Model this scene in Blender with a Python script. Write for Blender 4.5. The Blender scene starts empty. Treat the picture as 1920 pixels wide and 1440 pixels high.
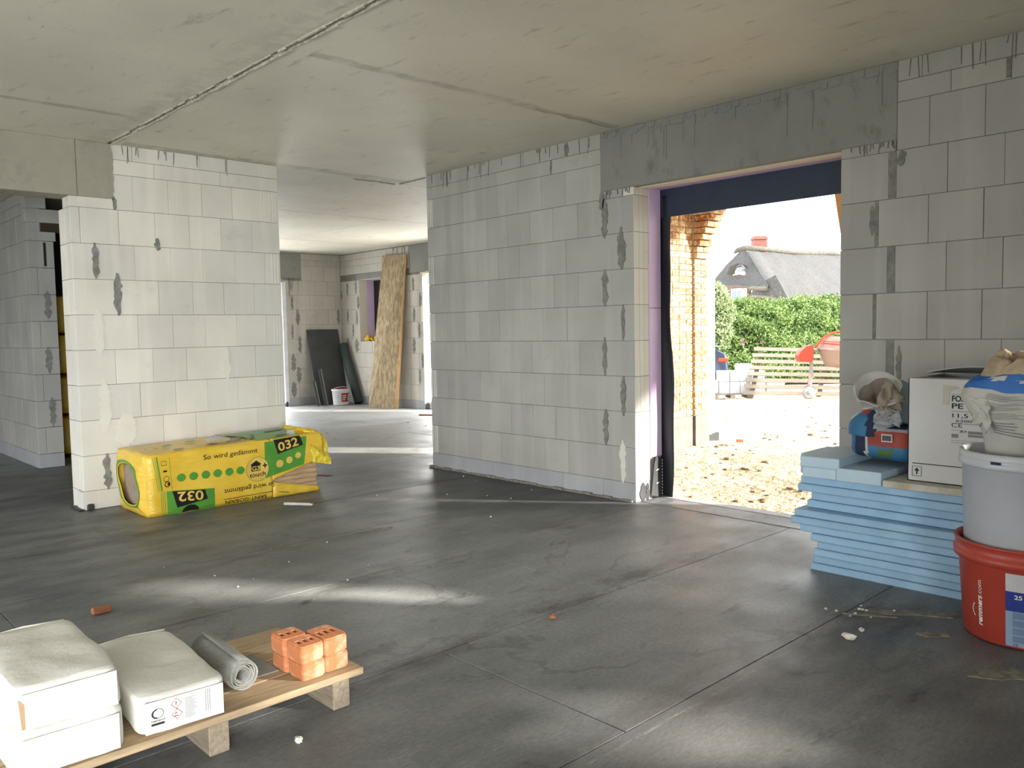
import bpy, math, random
from mathutils import Matrix, Vector, noise as mnoise
random.seed(7)
S = bpy.context.scene
COL = S.collection

# ------------------------------------------------------------------ camera, sky, sun, exposure
YAW, PITCH, ROLL, H = 0.8163, 0.0645, -0.0179, 1.2184
fw = Vector((math.cos(YAW)*math.cos(PITCH), math.sin(YAW)*math.cos(PITCH), -math.sin(PITCH)))
rt = Vector((math.sin(YAW), -math.cos(YAW), 0)); up = rt.cross(fw)
r2 = math.cos(ROLL)*rt + math.sin(ROLL)*up; u2 = -math.sin(ROLL)*rt + math.cos(ROLL)*up
cd = bpy.data.cameras.new('camera'); cam = bpy.data.objects.new('camera', cd); COL.objects.link(cam)
cam.matrix_world = Matrix(((r2.x, u2.x, -fw.x, 0), (r2.y, u2.y, -fw.y, 0), (r2.z, u2.z, -fw.z, H), (0, 0, 0, 1)))
cd.sensor_fit = 'HORIZONTAL'; cd.sensor_width = 36.0; cd.lens = 36.0*1547.5/1920; cd.clip_start = .05; cd.clip_end = 400
S.camera = cam

w = bpy.data.worlds.new('World'); S.world = w; w.use_nodes = True
bg = w.node_tree.nodes['Background']; bg.inputs[0].default_value = (0.93, 0.97, 1.0, 1); bg.inputs[1].default_value = 3.0

SUN_AZ, SUN_EL = math.atan2(-.8, .6), math.radians(19)
sd = Vector((math.cos(SUN_AZ)*math.cos(SUN_EL), math.sin(SUN_AZ)*math.cos(SUN_EL), math.sin(SUN_EL)))
sl = bpy.data.lights.new('sun', 'SUN'); sl.energy = 12.0; sl.angle = math.radians(2.5); sl.color = (1.0, .94, .85)
so = bpy.data.objects.new('sun', sl); COL.objects.link(so); so.rotation_euler = sd.to_track_quat('Z', 'Y').to_euler(); so.location = (8, -8, 8)

def area(name, loc, aim, sx, sy, power, col=(.96, .985, 1)):
    l = bpy.data.lights.new(name, 'AREA'); l.shape = 'RECTANGLE'; l.size = sx; l.size_y = sy; l.energy = power; l.color = col
    o = bpy.data.objects.new(name, l); COL.objects.link(o); o.location = loc
    o.rotation_euler = (Vector(loc) - Vector(aim)).to_track_quat('Z', 'Y').to_euler()
    return o
# added fill lamps, strengthening daylight at the openings of shell, far room and hall
area('daylight_fill_south', (-2.0, -2.15, .95), (2.3, 6.3, .25), 2.8, 1.5, 50).data.spread = math.radians(66)
area('daylight_fill_west', (-3.4, 4.6, 1.0), (4, 4.0, 1.5), 3.0, 1.6, 62)
area('daylight_fill_far_door', (7.85, 9.9, 1.1), (3, 9.9, .6), .9, 2.0, 38)
area('daylight_fill_far_north', (6.3, 12.75, 1.1), (6.3, 5, .6), .9, 2.0, 34)
area('daylight_fill_hall', (-3.3, 9.0, 1.2), (2, 9.0, 1.2), 2.4, 2.0, 8, (.85, .92, 1))

S.view_settings.view_transform = 'Standard'; S.view_settings.look = 'None'
S.view_settings.gamma = 1.0; S.view_settings.use_curve_mapping = False; S.view_settings.exposure = 0.55
S.cycles.max_bounces = 8; S.cycles.diffuse_bounces = 6; S.cycles.glossy_bounces = 3
S.cycles.sample_clamp_indirect = 6.0

# ------------------------------------------------------------------ node materials
class NT:
    def __init__(s, name):
        s.m = bpy.data.materials.new(name); s.m.use_nodes = True; s.t = s.m.node_tree; s.n = s.t.nodes
        s.b = s.n['Principled BSDF']; s.co = s.n.new('ShaderNodeTexCoord')
    def lk(s, a, b): s.t.links.new(a, b)
    def put(s, sock, v):
        if hasattr(v, 'is_linked') or hasattr(v, 'links'): s.lk(v, sock)
        elif isinstance(v, (tuple, list)): sock.default_value = (*v, 1) if len(v) == 3 and sock.type == 'RGBA' else v
        else: sock.default_value = v
    def mapped(s, sc=(1, 1, 1), rot=(0, 0, 0)):
        mp = s.n.new('ShaderNodeMapping'); mp.inputs['Scale'].default_value = sc; mp.inputs['Rotation'].default_value = rot
        s.lk(s.co.outputs['Object'], mp.inputs[0]); return mp.outputs[0]
    def noise(s, scale, detail=4, rough=.55, vec=None, dist=0):
        t = s.n.new('ShaderNodeTexNoise'); t.inputs['Scale'].default_value = scale; t.inputs['Detail'].default_value = detail
        t.inputs['Roughness'].default_value = rough; t.inputs['Distortion'].default_value = dist
        s.lk(vec if vec is not None else s.co.outputs['Object'], t.inputs['Vector']); return t.outputs['Fac']
    def ramp(s, f, a, b, va=0., vb=1.):
        m = s.n.new('ShaderNodeMapRange'); m.clamp = True
        s.lk(f, m.inputs[0]); m.inputs[1].default_value = a; m.inputs[2].default_value = b; m.inputs[3].default_value = va; m.inputs[4].default_value = vb
        return m.outputs[0]
    def mth(s, op, a, b=0., c=0.):
        m = s.n.new('ShaderNodeMath'); m.operation = op
        for i, v in enumerate((a, b, c)): s.put(m.inputs[i], v)
        return m.outputs[0]
    def mix(s, f, a, b):
        m = s.n.new('ShaderNodeMix'); m.data_type = 'RGBA'
        s.put(m.inputs[0], f); s.put(m.inputs[6], a); s.put(m.inputs[7], b); return m.outputs[2]
    def xyz(s):
        x = s.n.new('ShaderNodeSeparateXYZ'); s.lk(s.co.outputs['Object'], x.inputs[0]); return x.outputs
    def rnd(s):
        return s.n.new('ShaderNodeObjectInfo').outputs['Random']
    def bump(s, f, strength, dist=.01):
        b = s.n.new('ShaderNodeBump'); b.inputs['Strength'].default_value = strength; b.inputs['Distance'].default_value = dist
        s.lk(f, b.inputs['Height']); s.lk(b.outputs[0], s.b.inputs['Normal'])
    def out(s, col, rough=.8, spec=.3, metal=0.):
        s.put(s.b.inputs['Base Color'], col); s.put(s.b.inputs['Roughness'], rough); s.b.inputs['Specular IOR Level'].default_value = spec
        s.b.inputs['Metallic'].default_value = metal; return s.m

def plain(name, c1, c2=None, scale=8, rough=.7, spec=.3, bump=0, bscale=60, rnd=0, vec=(1, 1, 1), metal=0, lo=.35, hi=.65, trans=0, bd=.004):
    t = NT(name); v = t.mapped(vec)
    c2 = c2 or tuple(x*.85 for x in c1)
    c = t.mix(t.ramp(t.noise(scale, 5, .6, v), lo, hi), c1, c2)
    if rnd: c = t.mix(t.mth('MULTIPLY', t.rnd(), rnd), c, tuple(x*.4 for x in c1))
    if bump: t.bump(t.noise(bscale, 4, .6, v), bump, bd)
    if trans: t.b.inputs['Transmission Weight'].default_value = trans
    return t.out(c, rough, spec, metal)

def aac(name, c1, c2, stain=0.5):
    t = NT(name)
    r = t.rnd(); c = t.mix(t.ramp(r, 0, 1), c1, c2)
    m = t.noise(2.2, 3, .5); c = t.mix(t.ramp(m, .4, .68, 0, .55), c, tuple(x*.74 for x in c1))
    v = t.mapped((7, 7, .5)); c = t.mix(t.ramp(t.noise(1.3, 2, .5, v), .52, .7, 0, .35), c, tuple(min(1, x*1.12) for x in c1))
    c = t.mix(t.ramp(t.noise(3.1, 6, .65, t.mapped((1, 1, 1.4))), .62, .74, 0, stain), c, (.3, .29, .27))
    c = t.mix(t.ramp(t.noise(70, 2), .7, .78, 0, .25), c, (.35, .34, .32))
    t.bump(t.noise(120, 3), .25, .002)
    return t.out(c, .92, .15)

def concrete(name, c1, c2, dark, k=1.0):
    t = NT(name)
    c = t.mix(t.ramp(t.noise(1.3, 6, .6), .35, .65), c1, c2)
    c = t.mix(t.ramp(t.noise(4.5, 8, .7, t.mapped((1, 2.2, 1), (0, 0, .5))), .56, .72, 0, .55*k), c, dark)
    c = t.mix(t.ramp(t.noise(26, 4, .6, t.mapped((1, .5, 1))), .68, .76, 0, .5*k), c, tuple(x*.6 for x in dark))
    c = t.mix(t.ramp(t.noise(14, 5), .6, .75, 0, .3), c, tuple(min(1, x*1.25) for x in c1))
    t.bump(t.noise(60, 6, .7), .3, .004)
    return t.out(c, .8, .3)

M = {}
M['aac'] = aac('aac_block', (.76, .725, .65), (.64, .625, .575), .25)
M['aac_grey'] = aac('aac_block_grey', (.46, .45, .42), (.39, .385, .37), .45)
M['aac_far'] = aac('aac_block_far', (.56, .53, .47), (.50, .47, .42), .4)
M['base'] = aac('base_block', (.43, .435, .45), (.37, .375, .40), .7)
M['joint'] = plain('joint_mortar', (.17, .16, .145), (.24, .23, .21), 20)
M['mortar'] = plain('mortar_smear', (.17, .17, .155), (.27, .265, .245), 22, .85, bump=.5, bscale=90)
M['mortar_light'] = plain('mortar_light', (.735, .715, .635), (.70, .68, .60), 10, .9, bump=.3)
M['drip'] = plain('cement_drip', (.16, .15, .13), (.22, .21, .18), 30)
M['lintel'] = concrete('concrete_lintel', (.23, .235, .225), (.29, .285, .27), (.12, .12, .11))
M['beam'] = concrete('concrete_beam', (.37, .345, .28), (.30, .28, .23), (.2, .18, .15))

def ceiling_mat():
    t = NT('concrete_ceiling')
    c = t.mix(t.ramp(t.noise(.9, 5, .55), .35, .65), (.73, .70, .59), (.62, .59, .50))
    c = t.mix(t.ramp(t.noise(5, 7, .7, t.mapped((2.0, .6, 1), (0, 0, .78))), .58, .72, 0, .55), c, (.2, .185, .15))
    c = t.mix(t.ramp(t.noise(22, 3, .6, t.mapped((2.5, .6, 1), (0, 0, .78))), .69, .76, 0, .6), c, (.14, .13, .11))
    c = t.mix(t.ramp(t.noise(16, 5), .55, .8, 0, .25), c, (.55, .53, .46))
    x, y, z = t.xyz()
    wob = t.mth('MULTIPLY', t.noise(2.5, 3), .10)
    for yc, x0, x1, w_ in ((3.64, 2.15, 4.5, .05), (5.40, 0, 1.9, .045), (6.2, 2.1, 4.6, .10), (8.46, 3.9, 7.7, .02), (11.0, 5, 7.8, .03)):
        d = t.mth('ABSOLUTE', t.mth('SUBTRACT', t.mth('SUBTRACT', y, wob), yc))
        m = t.ramp(d, w_*.5, w_, 1, 0)
        m = t.mth('MULTIPLY', m, t.mth('GREATER_THAN', x, x0)); m = t.mth('MULTIPLY', m, t.mth('LESS_THAN', x, x1))
        m = t.mth('MULTIPLY', m, t.ramp(t.noise(9, 4), .3, .6, .05, .42))
        c = t.mix(m, c, (.17, .155, .125))
    d = t.mth('ABSOLUTE', t.mth('SUBTRACT', x, 1.93)); m = t.mth('MULTIPLY', t.ramp(d, .02, .14, .3, 0), t.ramp(t.noise(7, 6, .7), .42, .62))
    c = t.mix(m, c, (.22, .2, .16))
    t.bump(t.noise(45, 6, .7), .25, .004)
    return t.out(c, .62, .4)
M['ceiling'] = ceiling_mat()
M['ridge'] = plain('joint_ridge', (.60, .57, .48), (.36, .34, .28), 30, bump=.6)

def floor_mat():
    t = NT('bitumen_sheet_dusty')
    x, y, z = t.xyz()
    st = t.mapped((1, 2.4, 1))
    c = t.mix(t.ramp(t.noise(1.5, 6, .62, st), .38, .66), (.118, .125, .133), (.245, .25, .248))
    c = t.mix(t.ramp(t.noise(.55, 4, .6), .5, .68, 0, .6), c, (.21, .20, .185))
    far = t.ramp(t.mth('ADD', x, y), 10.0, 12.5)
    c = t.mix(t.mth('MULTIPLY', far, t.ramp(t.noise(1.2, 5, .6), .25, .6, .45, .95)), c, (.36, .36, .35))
    foot_dark = t.mth('MULTIPLY', t.mth('MULTIPLY', t.ramp(t.mth('ADD', x, t.mth('MULTIPLY', t.noise(1.3, 5), .8)), 3.8, 4.6), t.ramp(t.mth('ADD', y, t.mth('MULTIPLY', t.noise(1.1, 4), .8)), 3.8, 4.4)), t.ramp(y, 6.6, 5.9))  # darker floor along the foot of the right wall
    foot_dark = t.mth('MULTIPLY', foot_dark, t.ramp(x, 4.9, 4.6))
    mid_pale = t.mth('MULTIPLY', t.ramp(t.mth('ABSOLUTE', t.mth('SUBTRACT', t.mth('ADD', y, t.mth('MULTIPLY', t.noise(.8, 3), 1.2)), 3.4)), .3, 1.5, 1, 0), t.mth('MULTIPLY', t.ramp(x, 4.6, 3.4), t.ramp(x, .6, 2.4, .35, 1)))  # floor paler in a broad band across the middle
    c = t.mix(t.mth('MULTIPLY', mid_pale, t.ramp(t.noise(1.1, 6, .65, st), .3, .6, .25, .8)), c, (.40, .41, .405))
    c = t.mix(t.ramp(t.noise(3.3, 8, .72), .60, .70, 0, .45), c, (.30, .30, .285))
    c = t.mix(t.ramp(t.noise(9, 6, .7, st), .66, .72, 0, .55), c, (.36, .34, .31))
    c = t.mix(t.ramp(t.noise(150, 2), .67, .72, 0, .35), c, (.34, .33, .31))
    c = t.mix(t.ramp(t.noise(2.1, 7, .7, st, .6), .60, .66, 0, .4), c, (.025, .022, .02))
    wob = t.mth('MULTIPLY', t.mth('SUBTRACT', t.noise(3.0, 4), .5), .03)
    for yc, x0, x1, s_ in ((2.425, .7, 3.0, .62), (5.22, 1.5, 4.4, .5), (1.50, 1.2, 3.2, .5), (4.33, 2.6, 4.3, .45), (3.46, 1.5, 4.5, .3)):
        d = t.mth('ABSOLUTE', t.mth('SUBTRACT', t.mth('ADD', y, wob), yc))
        m = t.mth('MULTIPLY', t.ramp(d, .002, .0065, 1, 0), t.ramp(t.noise(14, 8, .75), .44, .60))
        m = t.mth('MULTIPLY', m, t.ramp(x, x0, x0+.4)); m = t.mth('MULTIPLY', m, t.ramp(x, x1, x1-.4))
        c = t.mix(t.mth('MULTIPLY', m, s_*1.5), c, (.42, .39, .34))
    tide = t.mth('ABSOLUTE', t.mth('SUBTRACT', t.noise(.75, 5, .55, None, .4), .5))
    c = t.mix(t.mth('MULTIPLY', t.ramp(tide, .003, .010, .28, 0), t.ramp(t.noise(1.7, 3), .45, .55)), c, (.045, .042, .04))
    for yc in (1.50, 2.50, 3.50, 4.30, 5.30):
        d = t.mth('ABSOLUTE', t.mth('SUBTRACT', t.mth('ADD', y, t.mth('MULTIPLY', t.noise(2.0, 4), .2)), yc+.08))
        c = t.mix(t.mth('MULTIPLY', t.ramp(d, .02, .22, .75, 0), t.ramp(t.noise(1.6, 7, .7, st), .47, .62)), c, (.068, .055, .044))
    c = t.mix(t.mth('MULTIPLY', foot_dark, .75), c, (.045, .046, .048))
    c = t.mix(t.ramp(t.noise(38, 8, .75, st), .40, .60, .30, 0), c, (.03, .03, .03))
    c = t.mix(t.ramp(t.noise(24, 8, .75), .60, .72, 0, .4), c, (.38, .37, .35))
    t.bump(t.noise(190, 3, .7), .35, .002)
    ro = t.ramp(t.noise(2.4, 5), .3, .7, .42, .62)
    return t.out(c, ro, .42)
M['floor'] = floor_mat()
M['under'] = plain('floor_under', (.03, .03, .03), (.05, .05, .05), 10)
M['xps_pink'] = plain('lilac_foam', (.74, .58, .82), (.70, .54, .79), 6, .7)
M['head_cream'] = plain('cream_soffit', (.72, .66, .55), (.68, .62, .52), 6, .8)
M['membrane'] = plain('navy_membrane', (.020, .032, .065), (.028, .042, .08), 3, .5, .4)
M['membrane_black'] = plain('black_membrane', (.011, .012, .017), (.016, .017, .022), 5, .55, .4)
M['bitu'] = plain('black_bitumen_flap', (.035, .034, .036), (.05, .05, .05), 20, .5)
M['white_print'] = plain('white_print', (.8, .8, .78), None, 30, .5)
M['sill'] = plain('sill_strip', (.4, .41, .43), (.3, .3, .31), 12, .5)
M['blue_xps'] = plain('blue_foam_board', (.37, .57, .76), (.31, .49, .68), 9, .75, rnd=.18, bump=.1)
M['blue_xps_top'] = plain('blue_foam_offcut', (.46, .62, .74), (.52, .66, .76), 9, .75, rnd=.1)
M['xps_dirty'] = plain('dirty_white_board', (.55, .54, .48), (.36, .29, .2), 7, .85, lo=.5, hi=.75)
M['carton'] = plain('white_carton', (.60, .60, .60), (.57, .57, .57), 3, .6)
M['carton_in'] = plain('carton_inside', (.02, .02, .02))
M['ink'] = plain('dark_ink', (.03, .03, .032))
M['ink_grey'] = plain('grey_ink', (.24, .24, .24))
M['tape'] = plain('beige_tape', (.55, .53, .45))
M['kraft_grey'] = plain('kraft_grey', (.34, .29, .23), (.24, .2, .16), 14, .85)
M['bucket_white'] = plain('white_bucket', (.50, .52, .56), (.46, .48, .52), 5, .35, .5)
M['bucket_red'] = plain('red_bucket', (.42, .055, .035), (.36, .045, .03), 5, .42, .5)
M['bucket_in'] = plain('bucket_inside', (.25, .25, .25))
M['sack_white'] = plain('white_paper_sack', (.52, .51, .48), (.44, .43, .40), 8, .8, bump=.4, bscale=14)
M['sack_blue'] = plain('blue_print', (.035, .13, .42), (.05, .17, .48), 12, .6)
M['kraft'] = plain('kraft_paper', (.34, .25, .16), (.46, .37, .26), 14, .85)
M['paper_in'] = plain('sack_inside', (.20, .17, .145), (.3, .26, .22), 12, .9)
M['label_white'] = plain('label_white', (.56, .55, .57))
M['label_navy'] = plain('label_navy', (.025, .045, .26))
M['label_blue'] = plain('label_blue', (.27, .36, .52))
M['label_blue2'] = plain('label_blue_dim', (.17, .24, .38))
M['wood'] = plain('weathered_pine', (.50, .37, .22), (.34, .25, .155), 7, .8, vec=(1, 9, 9), bump=.3, bscale=25)
M['wood_grey'] = plain('weathered_bearer', (.36, .29, .21), (.22, .18, .13), 8, .85, vec=(9, 1, 9), bump=.4, bscale=25)
M['bag'] = plain('white_paper_bag', (.80, .78, .71), (.75, .73, .66), 4, .7, bump=.35, bscale=8, bd=.02)
M['bag_kraft'] = plain('bag_kraft_edge', (.45, .3, .17))
M['felt'] = plain('grey_felt', (.25, .25, .23), (.32, .32, .30), 90, .95, bump=.5, bscale=200)
M['felt_edge'] = plain('felt_edge', (.44, .41, .33), (.3, .28, .22), 60, .95)
M['clay'] = plain('orange_clay', (.52, .19, .08), (.70, .42, .26), 14, .85, bump=.5, bscale=60, lo=.47, hi=.66)
M['clay_in'] = plain('clay_hole', (.28, .09, .045))
def film_mat():
    t = NT('yellow_film'); c = t.mix(t.ramp(t.noise(5, 4), .35, .65), (.72, .46, .035), (.80, .55, .07))
    t.bump(t.noise(5, 5, .6, t.mapped((1.2, 1, 5)), .8), .5, .02); return t.out(c, .3, .5)
M['film'] = film_mat()
def film2(name, c1):
    t = NT(name); t.bump(t.noise(5, 5, .6, t.mapped((1.2, 1, 5)), .8), .5, .02); return t.out(t.mix(t.ramp(t.noise(6, 4), .35, .65), c1, tuple(x*.8 for x in c1)), .32, .5)
M['film_green'] = film2('green_film', (.10, .33, .045))
M['film_black'] = film2('black_film', (.012, .012, .01))
M['film_yellow2'] = film2('yellow_print', (.78, .55, .12))
M['film_loose'] = film2('loose_yellow_film', (.80, .62, .05))
M['wool'] = plain('mineral_wool', (.62, .44, .25), (.44, .30, .17), 9, .95, vec=(1, 1, 12), bump=.6, bscale=30)
M['wool_end'] = plain('mineral_wool_end', (.33, .26, .19), (.26, .2, .15), 30, .95, bump=.5, bscale=80)
M['osb'] = plain('osb_board', (.46, .36, .22), (.28, .21, .125), 26, .75, vec=(1, 1, .3), lo=.42, hi=.58, bump=.2)
M['osb_edge'] = plain('osb_edge', (.62, .40, .19), (.42, .25, .11), 20, vec=(6, 6, .3))
M['dark_board'] = plain('dark_grey_board', (.055, .058, .058), (.07, .073, .072), 4, .6)
M['dark_roll'] = plain('dark_green_roll', (.035, .05, .046), (.045, .06, .055), 5, .6)
M['tub'] = plain('white_tub', (.72, .72, .74)); M['tub_red'] = plain('tub_red', (.30, .03, .025))
M['foam_yellow'] = plain('yellow_foam', (.75, .5, .05), (.6, .36, .03), 20, bump=.5)
M['reveal_white'] = plain('reveal_white', (.80, .80, .84)); M['reveal_cream'] = plain('reveal_cream', (.82, .76, .64), (.76, .7, .6), 3)
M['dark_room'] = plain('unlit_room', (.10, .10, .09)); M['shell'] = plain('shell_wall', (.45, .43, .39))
M['sand'] = plain('sand', (.60, .50, .36), (.43, .35, .245), 1.6, .95, .1, bump=.9, bscale=9, bd=.06)
M['wood_dark'] = plain('dark_wood', (.05, .035, .022))
M['grass'] = plain('grass', (.10, .12, .06), (.14, .15, .08), 5, .95)
M['sand_dark'] = plain('earth_clod', (.22, .15, .09), (.35, .26, .17), 12, .95)
def brick_mat():
    t = NT('facing_brick'); r = t.rnd()
    c = t.mix(r, (.30, .115, .05), (.46, .31, .17)); c = t.mix(t.ramp(t.noise(25, 4), .45, .65, 0, .7), c, (.78, .62, .42))
    t.bump(t.noise(60, 4), .4, .004); return t.out(c, .9, .15)
M['brick'] = brick_mat()
M['brick_joint'] = plain('brick_joint', (.42, .36, .27), (.34, .29, .21), 20)
M['plinth'] = plain('grey_plinth', (.13, .125, .11), (.19, .175, .15), 9)
M['board_orange'] = plain('orange_soffit_board', (.44, .27, .15))
M['thatch'] = plain('thatch', (.20, .196, .192), (.105, .103, .103), 5, .95, .1, vec=(4, 4, .8), bump=1, bscale=14, bd=.08)
M['dormer_dark'] = plain('dormer_dark', (.07, .062, .055))
M['thatch_edge'] = plain('thatch_edge', (.2, .18, .15), (.13, .12, .1), 9, .95)
M['thatch_ridge'] = plain('thatch_ridge', (.17, .155, .13), (.1, .095, .08), 6, .95, bump=.8, bscale=12, bd=.06)
M['house_wall'] = plain('dark_house_wall', (.13, .08, .065), (.17, .12, .1), 6)
M['house_trim'] = plain('white_trim', (.78, .8, .86)); M['shutter'] = plain('beige_shutter', (.45, .4, .3))
t = NT('window_glass'); M['glass'] = t.out((.16, .22, .28), .12, .6)
M['chimney'] = plain('chimney_brick', (.30, .12, .08), (.22, .09, .07), 14); M['metal'] = plain('grey_metal', (.3, .3, .3), metal=.6, rough=.5)
M['car'] = plain('blue_car_paint', (.018, .034, .085), None, 3, .25, .6); M['car_dark'] = plain('car_dark', (.012, .012, .015), None, 3, .5)
M['car_glass'] = NT('car_glass').out((.12, .17, .17), .08, .8); M['lamp_red'] = plain('tail_lamp', (.6, .05, .02), None, 3, .3)
M['tyre'] = plain('tyre', (.02, .02, .02)); M['alloy'] = plain('alloy', (.55, .55, .57), metal=.5, rough=.4)
M['aac_white'] = plain('white_block', (.46, .47, .50), (.43, .44, .46), 5)
M['pallet_pale'] = plain('sun_bleached_wood', (.23, .195, .15), (.17, .14, .105), 8, vec=(1, 6, 6))
M['mixer_red'] = plain('mixer_red', (.42, .04, .015), (.34, .035, .015), 8, .45)
M['mixer_dirty'] = plain('mixer_dirty_drum', (.26, .19, .155), (.36, .08, .06), 5, .8, lo=.55, hi=.7)
M['mixer_orange'] = plain('mixer_ring', (.42, .07, .02)); M['mixer_pale'] = plain('mixer_dusty_leg', (.36, .27, .24), (.32, .17, .14), 8)
M['wheel_grey'] = plain('wheel_grey', (.24, .24, .23), (.17, .17, .16), 8)
def leaf_mat(name, c1, c2, c3):
    t = NT(name); n = t.noise(2.2, 4, .6)
    c = t.mix(t.ramp(n, .35, .65), c1, c2); c = t.mix(t.ramp(t.noise(17, 2), .5, .7), c, c3)
    t.b.inputs['Subsurface Weight'].default_value = 0; return t.out(c, .6, .3)
M['leaf'] = leaf_mat('hedge_leaf', (.105, .19, .05), (.19, .28, .07), (.28, .34, .12))
M['leaf2'] = leaf_mat('bush_leaf', (.24, .33, .13), (.33, .40, .2), (.45, .48, .3))
M['leaf_core'] = plain('hedge_core', (.03, .05, .02), (.05, .07, .03), 4, .9)
M['flower'] = plain('pink_petal', (.75, .22, .36), None, 5); M['sack_tan'] = plain('tan_sack', (.25, .16, .08), (.33, .24, .13), 6)
M['crumb'] = plain('white_crumb', (.72, .70, .62), None, 20); M['crumb_brick'] = plain('brick_chip', (.42, .17, .09), None, 20)
M['plastic_white'] = plain('white_plastic', (.68, .66, .64), None, 20, .4)
M['adhesive_navy'] = plain('navy_print', (.018, .028, .07)); M['adh_blue'] = plain('sack_blue_print', (.03, .125, .27), (.04, .17, .31), 9, .5)
M['adh_red'] = plain('sack_red_print', (.32, .05, .035), (.27, .042, .03), 9, .5); M['adh_green'] = plain('sack_green_print', (.09, .17, .05))
M['adh_grey'] = plain('sack_grey_film', (.27, .29, .31), (.36, .37, .39), 10, .5)
M['pale_blue'] = plain('pale_blue_foam', (.27, .38, .46), (.3, .41, .48), 6, .6)
M['dust'] = plain('cement_spill', (.30, .28, .24), (.16, .15, .13), 25, .95, bump=.5)

# ------------------------------------------------------------------ object helpers
def wmat(o):
    m = Matrix.LocRotScale(o.location, o.rotation_euler, o.scale)
    return wmat(o.parent) @ m if o.parent else m
def tag(o, label=None, cat=None, group=None, kind=None):
    if label: o['label'] = label
    if cat: o['category'] = cat
    if group: o['group'] = group
    if kind: o['kind'] = kind
    return o
def thing(name, loc=(0, 0, 0), rz=0, label=None, cat=None, group=None, kind=None):
    o = bpy.data.objects.new(name, None); COL.objects.link(o); o.location = loc; o.rotation_euler = (0, 0, rz); o.empty_display_size = .05
    return tag(o, label, cat, group, kind)

_CF = None
def _ctopo():
    sg = [(a, b, c) for a in (-1, 1) for b in (-1, 1) for c in (-1, 1)]; idx = {s: i for i, s in enumerate(sg)}
    V = []
    for s in sg:
        for a in range(3): V.append(tuple(s[k]*(1.0 if k == a else .8) for k in range(3)))
    F = []
    def add(f):
        vs = [Vector(V[i]) for i in f]; n = (vs[1]-vs[0]).cross(vs[2]-vs[0]); c = sum(vs, Vector())/len(vs)
        F.append(tuple(f) if n.dot(c) > 0 else tuple(reversed(f)))
    for a in range(3):
        b, c = (a+1) % 3, (a+2) % 3
        for s in (-1, 1):
            q = []
            for sb, sc in ((-1, -1), (1, -1), (1, 1), (-1, 1)):
                k = [0, 0, 0]; k[a] = s; k[b] = sb; k[c] = sc; q.append(idx[tuple(k)]*3+a)
            add(q)
        for sb in (-1, 1):
            for sc in (-1, 1):
                k1 = [0]*3; k1[a] = -1; k1[b] = sb; k1[c] = sc; k2 = list(k1); k2[a] = 1
                i, j = idx[tuple(k1)], idx[tuple(k2)]; add([i*3+b, j*3+b, j*3+c, i*3+c])
    for s in sg: i = idx[s]; add([i*3, i*3+1, i*3+2])
    return sg, F
_SG, _CF = _ctopo()

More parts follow.
